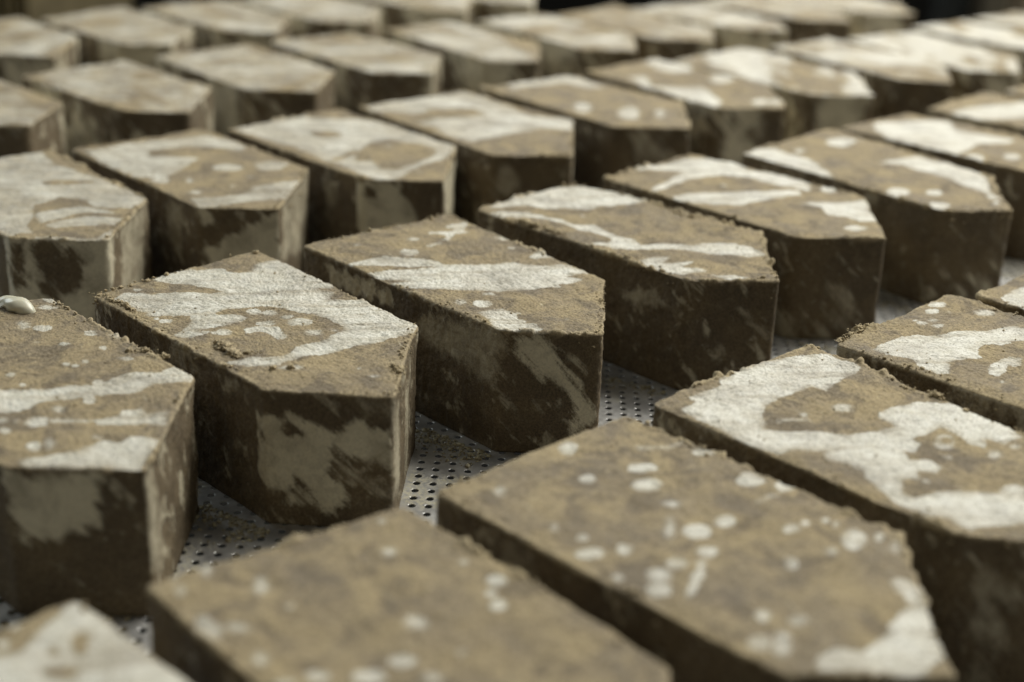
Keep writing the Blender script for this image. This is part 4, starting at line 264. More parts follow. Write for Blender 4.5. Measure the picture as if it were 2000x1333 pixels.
def block_material():
    m, nt, b = nodes_of('sandy clay with white wash'); g = G(nt)
    tc = nt.nodes.new('ShaderNodeTexCoord'); oi = nt.nodes.new('ShaderNodeObjectInfo')
    off = nt.nodes.new('ShaderNodeCombineXYZ')
    for k in range(3): nt.links.new(g.math('MULTIPLY', oi.outputs['Random'], 3.1 + k * 2.3), off.inputs[k])
    P = g.vmath('ADD', tc.outputs['Object'], off.outputs[0])
    st = g.vmath('MULTIPLY', P, (1.0, 0.28, 0.5))          # streaks drawn along the block
    coat = g.attr('coat'); thin = g.attr('thin'); burr = g.attr('burr'); topf = g.attr('top')
    n_big = g.noise(P, 55, 5, 0.6); n_mid = g.noise(P, 230, 5, 0.6, 0.4)
    n_fine = g.noise(P, 2300, 2, 0.6); n_st = g.noise(st, 420, 4, 0.65)
    n_grain = g.noise(P, 1350, 3, 0.75)
    def streak(d, keep, scale, detail=4, rough=0.62):
        L = math.sqrt(sum(c * c for c in d)); d = [c / L for c in d]
        dt = nt.nodes.new('ShaderNodeVectorMath'); dt.operation = 'DOT_PRODUCT'
        nt.links.new(P, dt.inputs[0]); dt.inputs[1].default_value = d
        sc = nt.nodes.new('ShaderNodeVectorMath'); sc.operation = 'SCALE'
        sc.inputs[0].default_value = d; nt.links.new(g.math('MULTIPLY', dt.outputs['Value'], 1.0 - keep), sc.inputs['Scale'])
        return g.noise(g.vmath('SUBTRACT', P, sc.outputs[0]), scale, detail, rough, 0.15)
    sweep = streak((0.45, 0.55, -0.75), 0.14, 210)          # hand-wiped strokes running down the sides
    sweep2 = streak((0.3, -0.6, -0.8), 0.10, 420)
    top_st = streak((0.55, 0.80, 0.0), 0.10, 260)           # drag strokes over the cut top
    sc_line = g.ramp(streak((0.95, -0.35, 0.1), 0.035, 620, 2, 0.5), 0.70, 0.76, 0.0, 0.45)
    # body colour
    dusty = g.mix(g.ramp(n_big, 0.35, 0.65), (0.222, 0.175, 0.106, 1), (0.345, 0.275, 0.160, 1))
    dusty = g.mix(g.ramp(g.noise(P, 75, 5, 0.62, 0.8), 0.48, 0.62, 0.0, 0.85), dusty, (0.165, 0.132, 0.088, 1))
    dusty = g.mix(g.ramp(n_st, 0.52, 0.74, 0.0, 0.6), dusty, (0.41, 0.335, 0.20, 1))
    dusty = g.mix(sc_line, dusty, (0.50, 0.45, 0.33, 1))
    side_brown = g.mix(g.ramp(n_big, 0.35, 0.65), (0.105, 0.077, 0.043, 1), (0.160, 0.120, 0.068, 1))  # moulded sides take a darker brown than the tops
    side_brown = g.mix(g.ramp(n_mid, 0.5, 0.72, 0.0, 0.5), side_brown, (0.205, 0.160, 0.095, 1))
    body = g.mix(topf, side_brown, dusty)
    body = g.mix(g.math('MULTIPLY', burr, 0.9, clamp=True), body, (0.46, 0.375, 0.23, 1))
    gr = g.ramp(n_grain, 0.30, 0.70, 0.62, 1.34)
    mul = nt.nodes.new('ShaderNodeVectorMath'); mul.operation = 'SCALE'
    nt.links.new(body, mul.inputs[0]); nt.links.new(gr, mul.inputs['Scale']); body = mul.outputs[0]
    # white wash on the cut top: crisp in places, rubbed thin in others
    e = g.math('ADD', g.math('MULTIPLY', g.math('SUBTRACT', n_mid, 0.5), 0.018),
               g.math('ADD', g.math('MULTIPLY', g.math('SUBTRACT', n_grain, 0.5), 0.020),
                      g.math('MULTIPLY', g.math('SUBTRACT', top_st, 0.5), 0.034)))
    cd = g.math('ADD', coat, e)
    soft = g.ramp(g.noise(P, 120, 3, 0.5), 0.42, 0.62)
    m_crisp = g.ramp(cd, -0.0035, 0.0045); m_soft = g.ramp(cd, -0.014, 0.050)
    m_c = g.math('ADD', g.math('MULTIPLY', m_crisp, g.math('SUBTRACT', 1.0, g.math('MULTIPLY', soft, 0.75))), g.math('MULTIPLY', m_soft, g.math('MULTIPLY', soft, 0.75)))
    m_t = g.ramp(g.math('ADD', thin, g.math('MULTIPLY', e, 1.6)), -0.010, 0.030)
    # dried film on the moulded sides: brushed, cloudy
    br = g.noise(g.vmath('MULTIPLY', P, (1.0, 1.0, 0.30)), 330, 5, 0.68, 0.3)
    cl = g.noise(P, 95, 4, 0.6, 0.6)
    es = g.math('ADD', g.math('ADD', g.math('MULTIPLY', g.math('SUBTRACT', br, 0.5), 0.06), g.math('MULTIPLY', g.math('SUBTRACT', sweep, 0.5), 0.20)), g.math('MULTIPLY', g.math('SUBTRACT', n_grain, 0.5), 0.03))
    s_c = g.math('MULTIPLY', g.ramp(g.math('ADD', coat, es), -0.012, 0.030), g.ramp(cl, 0.30, 0.58, 0.55, 1.0))
    s_t = g.math('MULTIPLY', g.ramp(g.math('ADD', thin, es), -0.015, 0.050), g.ramp(cl, 0.30, 0.65, 0.22, 0.62))
    s_w = g.math('MAXIMUM', g.math('MULTIPLY', g.ramp(sweep, 0.50, 0.64, 0.0, 0.66), g.ramp(cl, 0.49, 0.62)), g.ramp(sweep2, 0.66, 0.74, 0.0, 0.30))
    s_all = g.math('MAXIMUM', s_c, g.math('MAXIMUM', s_t, s_w))
    s_all = g.math('MULTIPLY', s_all, g.ramp(n_grain, 0.25, 0.6, 0.72, 1.0))
    # tiny dried droplets and smears everywhere
    vo = nt.nodes.new('ShaderNodeTexVoronoi'); nt.links.new(P, vo.inputs['Vector']); vo.inputs['Scale'].default_value = 120
    sep = nt.nodes.new('ShaderNodeSeparateColor'); nt.links.new(vo.outputs['Color'], sep.inputs[0])
    rad = g.ramp(sep.outputs[0], 0.84, 1.0, 0.0, 0.20)
    dr = g.ramp(g.math('SUBTRACT', g.math('ADD', rad, g.math('MULTIPLY', g.math('SUBTRACT', n_grain, 0.5), 0.14)), vo.outputs['Distance']), -0.02, 0.05)
    dr = g.math('MULTIPLY', dr, g.ramp(rad, 0.01, 0.05))
    m_t = g.math('MULTIPLY', m_t, g.ramp(n_grain, 0.25, 0.7, 0.34, 0.80))
    opac = g.math('MULTIPLY', g.ramp(n_grain, 0.27, 0.55, 0.48, 1.0), g.math('MULTIPLY', g.ramp(n_big, 0.30, 0.62, 0.60, 1.0), g.ramp(top_st, 0.32, 0.54, 0.55, 1.0)))
    t_all = g.math('MAXIMUM', g.math('MULTIPLY', g.math('MULTIPLY', m_c, opac), g.attr('amt')), g.math('MAXIMUM', m_t, g.math('MULTIPLY', dr, 0.45)), clamp=True)
    s_all = g.math('MAXIMUM', s_all, g.math('MULTIPLY', dr, 0.40), clamp=True)
    cover = g.math('ADD', g.math('MULTIPLY', t_all, topf), g.math('MULTIPLY', s_all, g.math('SUBTRACT', 1.0, topf)), clamp=True)
    cover = g.math('MULTIPLY', cover, g.math('SUBTRACT', 1.0, g.math('MULTIPLY', burr, 0.75), clamp=True))
    white = g.mix(g.ramp(n_mid, 0.3, 0.7), (0.62, 0.60, 0.51, 1), (0.76, 0.75, 0.68, 1))
    wsc = nt.nodes.new('ShaderNodeVectorMath'); wsc.operation = 'SCALE'
    nt.links.new(white, wsc.inputs[0]); nt.links.new(g.ramp(n_grain, 0.2, 0.65, 0.80, 1.06), wsc.inputs['Scale'])
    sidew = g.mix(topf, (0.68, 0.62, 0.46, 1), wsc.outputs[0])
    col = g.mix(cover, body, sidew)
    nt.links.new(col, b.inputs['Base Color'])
    rg = g.math('SUBTRACT', 0.82, g.math('MULTIPLY', cover, 0.48))
    rg = g.math('ADD', rg, g.ramp(n_big, 0.3, 0.7, -0.10, 0.12)); nt.links.new(rg, b.inputs['Roughness'])
    b.inputs['Specular IOR Level'].default_value = 0.5
    hgt = g.math('ADD', g.math('MULTIPLY', n_fine, 0.5), g.math('ADD', g.math('MULTIPLY', n_grain, 1.3), g.math('MULTIPLY', n_st, 1.2)))
    hgt = g.math('ADD', hgt, g.math('MULTIPLY', m_c, 0.25))
    bu = nt.nodes.new('ShaderNodeBump'); bu.inputs['Strength'].default_value = 0.75; bu.inputs['Distance'].default_value = 0.0003
    nt.links.new(hgt, bu.inputs['Height']); nt.links.new(bu.outputs[0], b.inputs['Normal'])
    return m
MAT_BLOCK = block_material()

def metal_material():
    m, nt, b = nodes_of('brushed steel sheet'); g = G(nt)
    tc = nt.nodes.new('ShaderNodeTexCoord'); P = tc.outputs['Object']
    n1 = g.noise(P, 90, 4, 0.6); n2 = g.noise(P, 700, 3, 0.6); n3 = g.noise(P, 35, 3, 0.6, 0.5)
    c = g.mix(g.ramp(n1, 0.35, 0.65), (0.46, 0.455, 0.445, 1), (0.74, 0.735, 0.72, 1))
    res = g.math('MULTIPLY', g.ramp(n3, 0.53, 0.62), g.ramp(n2, 0.35, 0.6))
    c = g.mix(g.math('MULTIPLY', res, 0.7), c, (0.42, 0.38, 0.24, 1))
    nt.links.new(c, b.inputs['Base Color'])
    nt.links.new(g.math('SUBTRACT', 0.70, g.math('MULTIPLY', res, 0.70)), b.inputs['Metallic'])
    nt.links.new(g.ramp(n2, 0.3, 0.7, 0.34, 0.46), b.inputs['Roughness'])
    bu = nt.nodes.new('ShaderNodeBump'); bu.inputs['Strength'].default_value = 0.12; bu.inputs['Distance'].default_value = 0.0003
    nt.links.new(g.math('ADD', n1, n2), bu.inputs['Height']); nt.links.new(bu.outputs[0], b.inputs['Normal'])
    return m
MAT_METAL = metal_material()

def plain(name, c1, c2, rough, scale=20.0, spec=0.4):
    m, nt, b = nodes_of(name); g = G(nt)
    tc = nt.nodes.new('ShaderNodeTexCoord')
    nt.links.new(g.mix(g.ramp(g.noise(tc.outputs['Object'], scale, 4, 0.6), 0.35, 0.65), c1 + (1,), c2 + (1,)), b.inputs['Base Color'])
    b.inputs['Roughness'].default_value = rough; b.inputs['Specular IOR Level'].default_value = spec
    return m

# ---------------------------------------------------------------- setting: tray and floor
def tray():
    px, py, ang = 0.0755, 0.0722, math.radians(-1.7)
    ox, oy = -0.4049, 6.2060
    ca, sa = math.cos(ang), math.sin(ang)
    i0, i1, j0, j1 = -44, 66, -46, 98            # drilled field
    r = 0.0176; th = 0.0045; K = 16
    a = np.arange(K) * 2 * math.pi / K + math.pi / 4
    inner = np.stack([np.cos(a), np.sin(a)], 1) * r
    sq = np.stack([np.cos(a), np.sin(a)], 1); sq = sq / np.abs(sq).max(1)[:, None] * np.array([px / 2, py / 2])
    ii, jj = np.meshgrid(np.arange(i0, i1), np.arange(j0, j1)); c = np.stack([ii.ravel() * px, jj.ravel() * py], 1)
    n = len(c)
    lip = inner * 1.09
    ring = [np.concatenate([sq, np.zeros((K, 1))], 1), np.concatenate([lip, np.zeros((K, 1))], 1),
            np.concatenate([inner, np.full((K, 1), -0.0012)], 1), np.concatenate([inner, np.full((K, 1), -th)], 1)]
    cell = np.vstack(ring)
    V = (cell[None] + np.concatenate([c, np.zeros((n, 1))], 1)[:, None]).reshape(-1, 3)
    q = []
    for L in range(3):
        for k in range(K):
            k2 = (k + 1) % K
            q.append([L * K + k, L * K + k2, (L + 1) * K + k2, (L + 1) * K + k])
    Q = (np.array(q)[None] + (np.arange(n) * 4 * K)[:, None, None]).reshape(-1, 4)
    # plain sheet round the drilled field
    X0, X1, Y0, Y1 = (i0 - .5) * px, (i1 - .5) * px, (j0 - .5) * py, (j1 - .5) * py
    W0, W1, Z0, Z1 = -9.5, 10.5, -5.2, 12.25; ZL = 9.6
    ext = []
    for (x0, x1, y0, y1) in ((W0, X0, Z0, ZL), (X1, W1, Z0, Z1), (X0, X1, Z0, Y0), (X0, X1, Y1, Z1)):
        ext.append([(x0, y0, 0), (x1, y0, 0), (x1, y1, 0), (x0, y1, 0)])
    # rolled-down outer rim
    for (xa, ya, xb, yb) in ((W0, Z0, W1, Z0), (W1, Z0, W1, Z1), (W1, Z1, X0, Z1), (X0, Z1, X0, ZL), (X0, ZL, W0, ZL), (W0, ZL, W0, Z0)):
        ext.append([(xb, yb, 0), (xa, ya, 0), (xa, ya, -0.4), (xb, yb, -0.4)])
    E_ = np.array(ext, float).reshape(-1, 3); b0 = len(V)
    V = np.vstack([V, E_]); Q = np.vstack([Q, np.arange(len(E_)).reshape(-1, 4) + b0])
    X = V[:, 0] * ca - V[:, 1] * sa + ox; Y = V[:, 0] * sa + V[:, 1] * ca + oy
    V = np.stack([X, Y, V[:, 2]], 1) * S
    o = mesh_obj('perforated_tray_surface', V, quads=Q, mat=MAT_METAL, smooth=False)
    tag(o, kind='structure')
tray()

fl = mesh_obj('floor', np.array([[-8, -4, -0.8], [8, -4, -0.8], [8, 16, -0.8], [-8, 16, -0.8]], float), quads=[[0, 1, 2, 3]],
              mat=plain('dark workshop floor', (0.006, 0.006, 0.006), (0.011, 0.011, 0.010), 0.9, 3.0, 0.1), smooth=False)
tag(fl, kind='structure')

def boxes(name, lst, mat, loc, bevel=0.004):
    import bmesh
    bm = bmesh.new()
    for (cx, cy, cz, sx, sy, sz) in lst:
        r = bmesh.ops.create_cube(bm, size=1.0)
        for v in r['verts']: v.co = Vector((v.co.x * sx + cx, v.co.y * sy + cy, v.co.z * sz + cz))
    bmesh.ops.bevel(bm, geom=bm.edges[:], offset=bevel, segments=2, affect='EDGES')
    me = bpy.data.meshes.new(name); bm.to_mesh(me); bm.free(); me.materials.append(mat)
    o = bpy.data.objects.new(name, me); scene.collection.objects.link(o); o.location = loc
    return o

# ---------------------------------------------------------------- blocks
CORNERS = 'ABCDE'
DETAIL = {'G1': 3, 'G2': 3, 'G3': 3, 'F3': 3, 'F4': 3, 'G0': 3, 'F5': 2, 'F1': 2, 'F2': 2, 'F0': 1, 'H0': 2, 'H1': 2, 'H2': 2, 'G4': 2, 'G5': 2, 'H3': 2, 'G6': 1}
SPEC = {3: (900, 110, 70, 170), 2: (480, 58, 40, 130), 1: (280, 36, 24, 60), 0: (200, 26, 18, 24)}

def build_block(key, seed):
    (bx, by, bt), poly, shapes = BLOCKS[key]
    lvl = DETAIL.get(key, 0); M, NR, NZ, NC = SPEC[lvl]
    rs = np.random.RandomState(seed)
    A, B_, C, D, E = [np.array(p) for p in poly]
    ring = [A, E, D, C, B_]
    P, N = outline(ring, [0.03, 0.045 if key in ('G1', 'G2', 'G0', 'H0', 'H1', 'H2') else 0.11, 0.025, 0.05, 0.045], M)
    wob = (fbm(np.c_[P * 3.0, np.full(M, seed * 1.7)], 3, seed) - 0.5) * 0.022
    P = P + N * wob[:, None]
    rf = 0.013
    inner = P - N * rf
    c = inner.mean(0)
    ts = np.concatenate([np.linspace(0.02, 0.80, int(NR * 0.62), endpoint=False), np.linspace(0.80, 1.0, NR - int(NR * 0.62))])
    rows = []; kinds = []
    for t in ts:
        rows.append(np.c_[c + (inner - c) * t, np.zeros(M)]); kinds.append((0.0, 1.0))
    for a in (22, 45, 68, 90):
        a = math.radians(a)
        rows.append(np.c_[inner + N * rf * math.sin(a), np.full(M, -rf * (1 - math.cos(a)))]); kinds.append((math.sin(a), math.cos(a)))
    zz = np.linspace(-rf, -HB, NZ + 1)[1:]
    zz = -rf - (HB - rf) * (np.linspace(0, 1, NZ + 1)[1:] ** 1.25)
    for z in zz:
        rows.append(np.c_[P, np.full(M, z)]); kinds.append((1.0, 0.0))
    V = np.vstack(rows); nrow = len(rows)
    hz = np.repeat([k[0] for k in kinds], M); vt = np.repeat([k[1] for k in kinds], M)
    NN = np.tile(N, (nrow, 1))
    outl = P[::max(1, M // 120)]
    # distance of every point to the top rim
    drim = np.where(vt > 0.99, np.maximum(poly_sdf(V[:, :2], outl), 0), np.abs(V[:, 2]))
    q = V + np.array([seed * 3.1, seed * 1.3, 0])
    d = (fbm(q * 5, 3, seed) - 0.5) * 0.026
    d += (fbm(q * np.array([26, 26, 26]), 3, seed + 5) - 0.5) * 0.008
    if lvl >= 2: d += (vnoise(q * 75, seed + 9) - 0.5) * 0.0045
    if lvl >= 3: d += (vnoise(q * 150, seed + 11) - 0.5) * 0.003
    # crumbly burr along the rim
    bsel = np.clip((fbm(q * 2.6, 3, seed + 20) - 0.48) * 4.5, 0, 1)
    bl = np.clip((fbm(q * 22, 3, seed + 21) - 0.38) * 2.4, 0, 1)
    env = np.exp(-(drim / 0.020) ** 2)
    burr = env * (0.13 + 0.87 * bsel) * bl
    d += burr * (0.018 + 0.022 * vnoise(q * 60, seed + 23))
    # sides stay flat at the base
    keep = np.where(V[:, 2] < -HB + 0.02, 0.2, 1.0)
    top_soft = np.where(vt > 0.99, 1.0, 1.0)
    d = d * keep * top_soft
    V2 = V.copy()
    V2[:, :2] += NN * (d * hz)[:, None]
    V2[:, 2] += d * vt
    # the rim sags slightly here and there
    V2[:, 2] -= np.exp(-(drim / 0.035) ** 2) * vt * 0.010 * np.clip(fbm(q * 3.3, 2, seed + 30) - 0.35, 0, 1) * 2
    # ---- white wash fields
    coat = np.full(len(V), -0.3); thin = np.full(len(V), -0.3)
    face_ends = {'AE': (A, E), 'ED': (E, D), 'DC': (D, C)}
    is_top = vt > 0.5
    seg = {f: (a, b) for f, (a, b) in face_ends.items()}
    if shapes:
        for face, kind, pts in shapes:
            if face == 'T':
                sel = is_top; X = V[sel][:, :2]
            else:
                a, b = seg[face]; e = (b - a); Lf = np.hypot(*e); e = e / Lf; n = np.array([e[1], -e[0]])
                w = V[:, :2] - a
                sel = (~is_top) & (np.abs(w @ n) < 0.06) & ((w @ e) > -0.05) & ((w @ e) < Lf + 0.05) & ((NN @ n) > 0.6)
                X = np.c_[(w @ e), V[:, 2]][sel]
            if not sel.any(): continue
            sd = poly_sdf(X, pts)
            if kind == '+': coat[sel] = np.maximum(coat[sel], sd)
            elif kind == 't': thin[sel] = np.maximum(thin[sel], sd)
            else: coat[sel] = np.minimum(coat[sel], -sd)
    handmade = any(s[0] == 'T' for s in shapes)
    sided = any(s[0] != 'T' for s in shapes)
    if not handmade:                                  # swirls and blots of wash
        ph = rs.uniform(0, math.pi); st_ = np.array([[math.cos(ph), math.sin(ph)], [-math.sin(ph), math.cos(ph)]])
        xy = (V[:, :2] - c) @ st_.T
        f = fbm(np.c_[xy[:, 0] * 1.5, xy[:, 1] * 3.6, V[:, 2] * 2 + seed * 7.7], 5, seed + 40)
        if key[0] in 'FGH':
            lev = rs.uniform(0.50, 0.56)
            coat = np.where(is_top, (f - lev) * 0.45, coat); thin = np.where(is_top, (f - lev + 0.09) * 0.35, thin)
        else:                                          # evenly filmed, with a few stronger blots
            lev = rs.uniform(0.54, 0.62) if bx < -0.5 else rs.uniform(0.54, 0.61)
            coat = np.where(is_top, (f - lev) * 0.45, coat); thin = np.where(is_top, np.minimum((f - 0.40) * 0.30, 0.007), thin)
    if not sided:
        f = fbm(np.c_[V[:, 0] * 2.6, V[:, 1] * 2.6, V[:, 2] * 1.6 + seed * 3.3], 4, seed + 50)
        lev = rs.uniform(0.47, 0.54) if key[0] in 'HIJ' else rs.uniform(0.50, 0.60)
        thin = np.where(~is_top, (f - lev) * 0.45, thin)
        if key[0] in 'HIJ': coat = np.where(~is_top, (f - lev - 0.03) * 0.4, coat)
    else:
        f = fbm(np.c_[V[:, 0] * 3.2, V[:, 1] * 3.2, V[:, 2] * 2.6 + seed * 3.3], 4, seed + 50)
        thin = np.where(~is_top, np.maximum(thin, (f - 0.66) * 0.4), thin)
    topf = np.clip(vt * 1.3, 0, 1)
    am = 1.0 if key[0] in 'FG' else (0.76 if bx < 0 else 0.84)
    amt = am + (1 - am) * np.clip((fbm(np.c_[V[:, 0] * 2.2, V[:, 1] * 5.0, np.zeros(len(V)) + seed], 4, seed + 60) - 0.52) * 6, -0.6, 1)
    burr_a = np.clip(burr * 1.6 + np.exp(-(drim / 0.012) ** 2) * 0.5 * fbm(q * 14, 3, seed + 25), 0, 1)
    quads = []
    r0 = np.arange(nrow - 1)[:, None] * M; k0 = np.arange(M)[None]; k1 = (k0 + 1) % M
    quads = np.stack([r0 + k0, r0 + M + k0, r0 + M + k1, r0 + k1], -1).reshape(-1, 4)
    ctr = len(V2); bot = ctr + 1
    V2 = np.vstack([V2, [[c[0], c[1], V2[:M, 2].mean()]], [[c[0], c[1], -HB]]])
    kk = np.arange(M); kn = (kk + 1) % M
    tris = np.vstack([np.stack([np.full(M, ctr), kk, kn], 1),
                      np.stack([np.full(M, bot), (nrow - 1) * M + kn, (nrow - 1) * M + kk], 1)])
    ext = lambda a: np.concatenate([a, a[:1], a[-1:]])
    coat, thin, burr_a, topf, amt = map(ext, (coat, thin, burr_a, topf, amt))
    # ---- crumbs stuck along the rim
    off = np.array([seed * 3.1, seed * 1.3, 0])
    def hgt(x, y):
        w = np.array([[x, y, 0.0]]) + off
        return float((fbm(w * 5, 3, seed)[0] - 0.5) * 0.026 + (fbm(w * 26, 3, seed + 5)[0] - 0.5) * 0.008)
    cs = []; cr = []
    cand = rs.randint(0, M, NC * 6)
    dens = np.clip((fbm(np.c_[P * 2.6, np.zeros(M)] + np.array([seed * 3.1, seed * 1.3, 0]), 3, seed + 20) - 0.47) * 5, 0.03, 1)
    for k in cand:
        if len(cs) >= NC: break
        if rs.rand() > dens[k]: continue
        side = rs.rand()
        r = float(np.clip(rs.lognormal(math.log(0.0042), 0.45), 0.002, 0.013))
        if side < 0.72:
            ins = abs(rs.normal(0, 0.018)); p = P[k] - N[k] * (ins + 0.004); cs.append((p[0], p[1], hgt(p[0], p[1]) + r * 0.25 + 0.008 * math.exp(-ins / 0.01)))
        else:
            dz = abs(rs.normal(0, 0.035)); p = P[k] + N[k] * r * 0.15; cs.append((p[0], p[1], -dz))
        cr.append(r)
    for k in range(NC // 8):                            # a few loose grains on top
        t = math.sqrt(rs.rand()) * 0.95; j = rs.randint(M); p = c + (P[j] - c) * t
        cs.append((p[0], p[1], hgt(p[0], p[1]) + 0.002)); cr.append(float(rs.uniform(0.002, 0.006)))
    bc = []; brr = []
    for (pts, rr, cnt, spread) in CLUMPS.get(key, []):
        pts = np.array(pts, float)
        for k in range(cnt):
            t = rs.rand() * (len(pts) - 1); i = min(int(t), len(pts) - 2); p = pts[i] + (pts[i + 1] - pts[i]) * (t - i)
            if k < max(2, cnt // 9):                     # a few crumbled lumps, grit round them
                p = p + rs.normal(0, spread * 0.7, 2); r = rr * rs.uniform(1.1, 2.0)
                bc.append((p[0], p[1], hgt(p[0], p[1]) + r * 0.30)); brr.append(r)
            else:
                p = p + rs.normal(0, spread * 1.3, 2); r = rr * rs.uniform(0.25, 0.6)
                cs.append((p[0], p[1], hgt(p[0], p[1]) + r * 0.4 + rs.uniform(0, rr * 0.4))); cr.append(r)
    LV, LF = lumps(cs, cr, seed + 77, 0.8)
    if bc:
        BV, BF = lumps(bc, brr, seed + 78, 0.75, ICO4, 0.55)
        LF = np.vstack([LF, BF + len(LV)]); LV = np.vstack([LV, BV])
    nv = len(V2); nl = len(LV)
    V2 = np.vstack([V2, LV]); tris = np.vstack([tris, LF + nv])
    coat = np.concatenate([coat, np.full(nl, -0.3)]); thin = np.concatenate([thin, np.full(nl, -0.3)])
    burr_a = np.concatenate([burr_a, np.full(nl, 0.85)]); topf = np.concatenate([topf, np.ones(nl)]); amt = np.concatenate([amt, np.ones(nl)])
    V2[:, 2] += HB
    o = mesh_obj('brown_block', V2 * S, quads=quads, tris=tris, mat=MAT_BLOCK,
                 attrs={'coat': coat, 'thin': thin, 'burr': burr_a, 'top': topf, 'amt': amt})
    o.location = (bx * S, by * S, 0.0); o.rotation_euler = (0, 0, bt)
    tag(o, LABELS[key], 'block', 'brown blocks standing in rows on the perforated tray')
    return o
# clumps of crumbs in block coordinates: polyline, lump radius, number, spread
CLUMPS = {
    'G1': [([(0.958, -0.363), (1.059, -0.367), (1.165, -0.381)], 0.012, 80, 0.006), ([(1.133, -0.325), (1.154, -0.266)], 0.008, 24, 0.010), ([(1.353, -0.349), (1.431, -0.217)], 0.007, 10, 0.012), ([(0.024, -0.476), (0.233, -0.465), (0.367, -0.442)], 0.007, 90, 0.012), ([(1.647, 0.089), (1.722, 0.081)],0.007,50,0.01)],
    'G3': [([(0.284, -0.442), (0.475, -0.412), (0.672, -0.438)], 0.010, 150, 0.012), ([(0.667, 0.465), (0.849, 0.42), (1.006, 0.452)], 0.008, 40, 0.012)],
    'G0': [([(0.872, 0.419), (0.918, 0.5)], 0.009, 50, 0.010), ([(0.999, 0.494), (1.034, 0.509)], 0.008, 30, 0.010)],
    'F4': [([(0.01, -0.48), (-0.02, -0.304), (-0.019, -0.228)], 0.008, 130, 0.012)],
    'F3': [([(0.709, 0.495), (0.758, 0.496)], 0.010, 36, 0.006)],
}

LABELS = {
'F0': 'nearly white topped block cut off by the bottom left corner',
    'F1': 'blurred tan block with faint spots at bottom edge, left of the round spotted block',
    'F2': 'tan block with many round white spots and a white smear on its pointed end',
    'F3': 'block with a broad white C shaped smear round a bare tan patch',
    'F4': 'block with crumbly corner, five small droplets and a white curl at right edge',
    'F5': 'small corner of a white smeared block at right edge above the droplet block',
    'G0': 'left edge block with three white bands and a glossy wax drip on it',
    'G1': 'sharp block with a big white splash and a cluster of white ovals on top',
    'G2': 'sharp block with a wide white band across it and a slanting streak down its front',
    'G3': 'block with a white rear corner, thin wavy white line and crumbs along its rim',
    'G4': 'block with a white open loop and a star shaped white patch near its point',
    'G5': 'bare tan block with white patch on its left corner and white strip along right side',
    'G6': 'block cut by the right edge with a large white splash over its rear half',
    'G7': 'tan block at right edge with two white bars, behind the large white splash block',
    'G8': 'last block of the second row, barely showing at the right edge',
    'H0': 'almost all white block at left edge with a round dark patch on its front',
    'H1': 'third row block with white rim round a bare tan centre and glossy white front lip',
    'H2': 'third row block whose white wash rings one bare tan oval near its point',
    'H3': 'third row block with white rear and middle and a bare tan pointed end',
    'H4': 'mostly tan third row block with three pale blots near its front',
    'H5': 'third row block with small white rear blot and long white strip on left rim',
    'H6': 'sixth block from left after the white one in the third row, blurred and white streaked',
    'H7': 'blurred block right of centre in the third row, between two white streaked neighbours',
    'H8': 'blurred third row block whose point touches the right edge of the photo',
    'H9': 'blurred third row block just below the dark background at upper right',
    'H10': 'rearmost block at the upper right edge, highest in the third row',
    'I0': 'fourth row block cut by the left edge, only its point showing',
    'I1': 'fourth row block nearest the left edge that shows its whole top, evenly pale',
    'I2': 'second whole topped block from the left in the fourth row',
    'I3': 'third whole topped block from the left in the fourth row, pale front corner',
    'I4': 'fourth whole topped block from the left in the fourth row, near the top centre',
    'I5': 'fourth row block directly behind the bare tan third row block with blots',
    'I6': 'fourth row block right of the top centre, third from the end of whole tops',
    'I7': 'fourth row block at upper right, its rear corner touching the top edge',
    'I8': 'next to last block of the fourth row, cut by the top edge',
    'I9': 'last block of the fourth row, standing against the black background at upper right',
    'J0': 'farthest row block cut by the upper left edge, below the brown cabinet',
    'J1': 'farthest row block with its whole pale top showing at upper left',
    'J2': 'farthest row block whose rear corner touches the top edge, left of centre',
    'J3': 'farthest row block with its rear cut by the top edge, behind the second gap',
    'J4': 'farthest row block at top centre showing only a thin strip of top',
    'J5': 'farthest row block right of top centre showing just its point and dark side',
}
for n_, key in enumerate(BLOCKS):
    build_block(key, 11 + n_ * 7)

# ---------------------------------------------------------------- wax drip on the left block
def drip():
    m, nt, b = nodes_of('glossy cream wax')
    b.inputs['Base Color'].default_value = (0.62, 0.60, 0.48, 1); b.inputs['Roughness'].default_value = 0.28
    b.inputs['Subsurface Weight'].default_value = 0.25; b.inputs['Subsurface Radius'].default_value = (0.002, 0.0015, 0.001)
    nu, nv = 44, 28; V = []
    for i in range(nu + 1):
        t = i / nu; x = -0.13 + 0.27 * t
        w = 0.052 * max(0.0, math.sin(math.pi * min(1.0, (0.02 + 0.98 * t) ** 1.25))) ** 0.5
        for j in range(nv):
            a = 2 * math.pi * j / nv
            r = w * (1 + 0.08 * math.sin(2 * a + 5 * t) + 0.07 * math.sin(9 * t + a))
            z = r * 0.80 * math.sin(a) + w * 0.55
            y = r * math.cos(a) + 0.012 * math.sin(6 * t)
            if abs(t - 0.52) < 0.07 and abs(a - 4.9) < 0.3: z -= 0.004
            kn = 0.006 * (math.sin(17 * t + 2 * a) * math.sin(3 * a + 8 * t)) * math.sin(math.pi * t)
            V.append((x, y + kn, max(z + kn - 0.012, -0.004)))
    Q = [[i * nv + j, i * nv + (j + 1) % nv, (i + 1) * nv + (j + 1) % nv, (i + 1) * nv + j] for i in range(nu) for j in range(nv)]
    V = np.array(V) * S
    o = mesh_obj('wax_drip', V, quads=Q, mat=m)
    o.location = (DRIP[0] * S, DRIP[1] * S, (HB + 0.002) * S); o.rotation_euler = (0, 0, DRIP[2])
    tag(o, 'glossy cream white blob of wax lying on the back corner of the left block', 'wax drip')
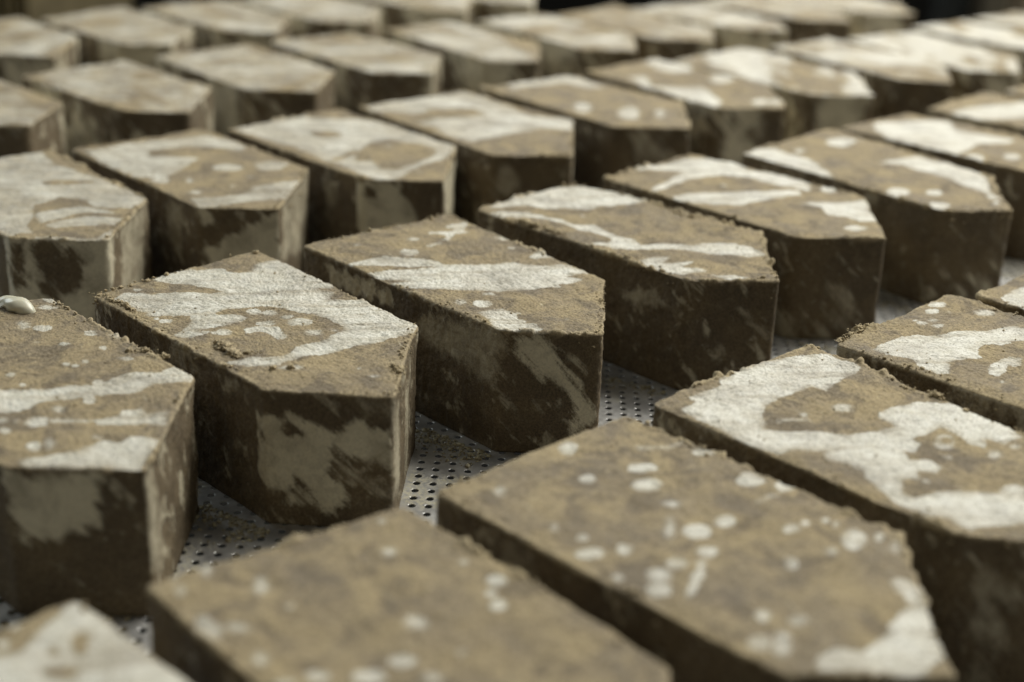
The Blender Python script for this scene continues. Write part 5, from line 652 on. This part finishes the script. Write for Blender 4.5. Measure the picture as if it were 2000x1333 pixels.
DRIP = (-2.36, 6.251, -0.449)
drip()

# ---------------------------------------------------------------- crumbs and dried residue on the tray
def tray_crumbs():
    m, nt, b = nodes_of('pale crumbs'); g = G(nt)
    gi = nt.nodes.new('ShaderNodeTexCoord')
    nt.links.new(g.mix(g.ramp(g.noise(gi.outputs['Object'], 900, 2), 0.35, 0.65), (0.20, 0.16, 0.09, 1), (0.50, 0.46, 0.32, 1)), b.inputs['Base Color'])
    b.inputs['Roughness'].default_value = 0.45
    rs = np.random.RandomState(4); cs = []; cr = []
    for (x0, y0, x1, y1, w, n) in TRAYLINES:
        for k in range(n):
            t = rs.rand(); off = abs(rs.normal(0, w))
            dx, dy = x1 - x0, y1 - y0; L = math.hypot(dx, dy); nx, ny = dy / L, -dx / L
            r = float(np.clip(rs.lognormal(math.log(0.0045), 0.5), 0.002, 0.014))
            cs.append((x0 + dx * t + nx * off, y0 + dy * t + ny * off, r * 0.3)); cr.append(r)
    V, F = lumps(cs, cr, 99, 0.6)
    o = mesh_obj('crumbs', V * S, tris=F, mat=m)
    tag(o, 'pale crumbs scattered on the steel tray at the feet of the blocks', 'crumbs', kind='stuff')
TRAYLINES = [(-1.338, 5.571, -1.003, 5.346, 0.08, 330), (-0.432, 6.442, -0.078, 6.158, 0.09, 420), (0.542, 7.179, 0.836, 7.0, 0.06, 120), (1.602, 7.813, 1.917, 7.725, 0.05, 50), (2.392, 8.547, 2.563, 8.382, 0.06, 50)]
tray_crumbs()

# ---------------------------------------------------------------- dark background beyond the tray
brown = plain('stained timber', (0.085, 0.066, 0.030), (0.12, 0.095, 0.045), 0.7, 30)
def cabinet(name, label, cat, mat, x, y, w, dpt, top, side=1):
    root = bpy.data.objects.new(name, None); scene.collection.objects.link(root); root.location = (x, y, -0.8)
    tag(root, label, cat)
    hgt = top + 0.8
    def part(n, lst):
        o = boxes(n, lst, mat, (0, 0, 0)); o.parent = root; return o
    part('carcass', [(0, 0, hgt / 2 + 0.02, w, dpt, hgt - 0.04)])
    part('top_board', [(0, 0, hgt, w + 0.02, dpt + 0.02, 0.02)])
    for k in (-1, 1):
        part('door', [(k * w / 4, -dpt / 2 - 0.008, hgt / 2 + 0.02, w / 2 - 0.02, 0.014, hgt - 0.12)])
cabinet('brown_cabinet', 'blurred brown wooden cabinet in the far upper left corner', 'cabinet', brown, -0.892, 1.45, 0.9, 0.35, 0.22)
grey = plain('dull grey paint', (0.020, 0.023, 0.022), (0.027, 0.030, 0.029), 0.7, 30)
o = boxes('grey_post', [(0, 0, 0, 0.042, 0.05, 1.6), (0, 0, -0.78, 0.12, 0.12, 0.02)], grey, (0.588, 2.0, 0.0))
tag(o, 'blurred dark grey post in the upper right background', 'post')
tanm = plain('tan board', (0.20, 0.165, 0.11), (0.26, 0.21, 0.14), 0.8, 30)
cabinet('tan_cabinet', 'blurred tan cabinet at the far upper right edge', 'cabinet', tanm, 0.775, 2.0, 0.3, 0.25, 0.10)
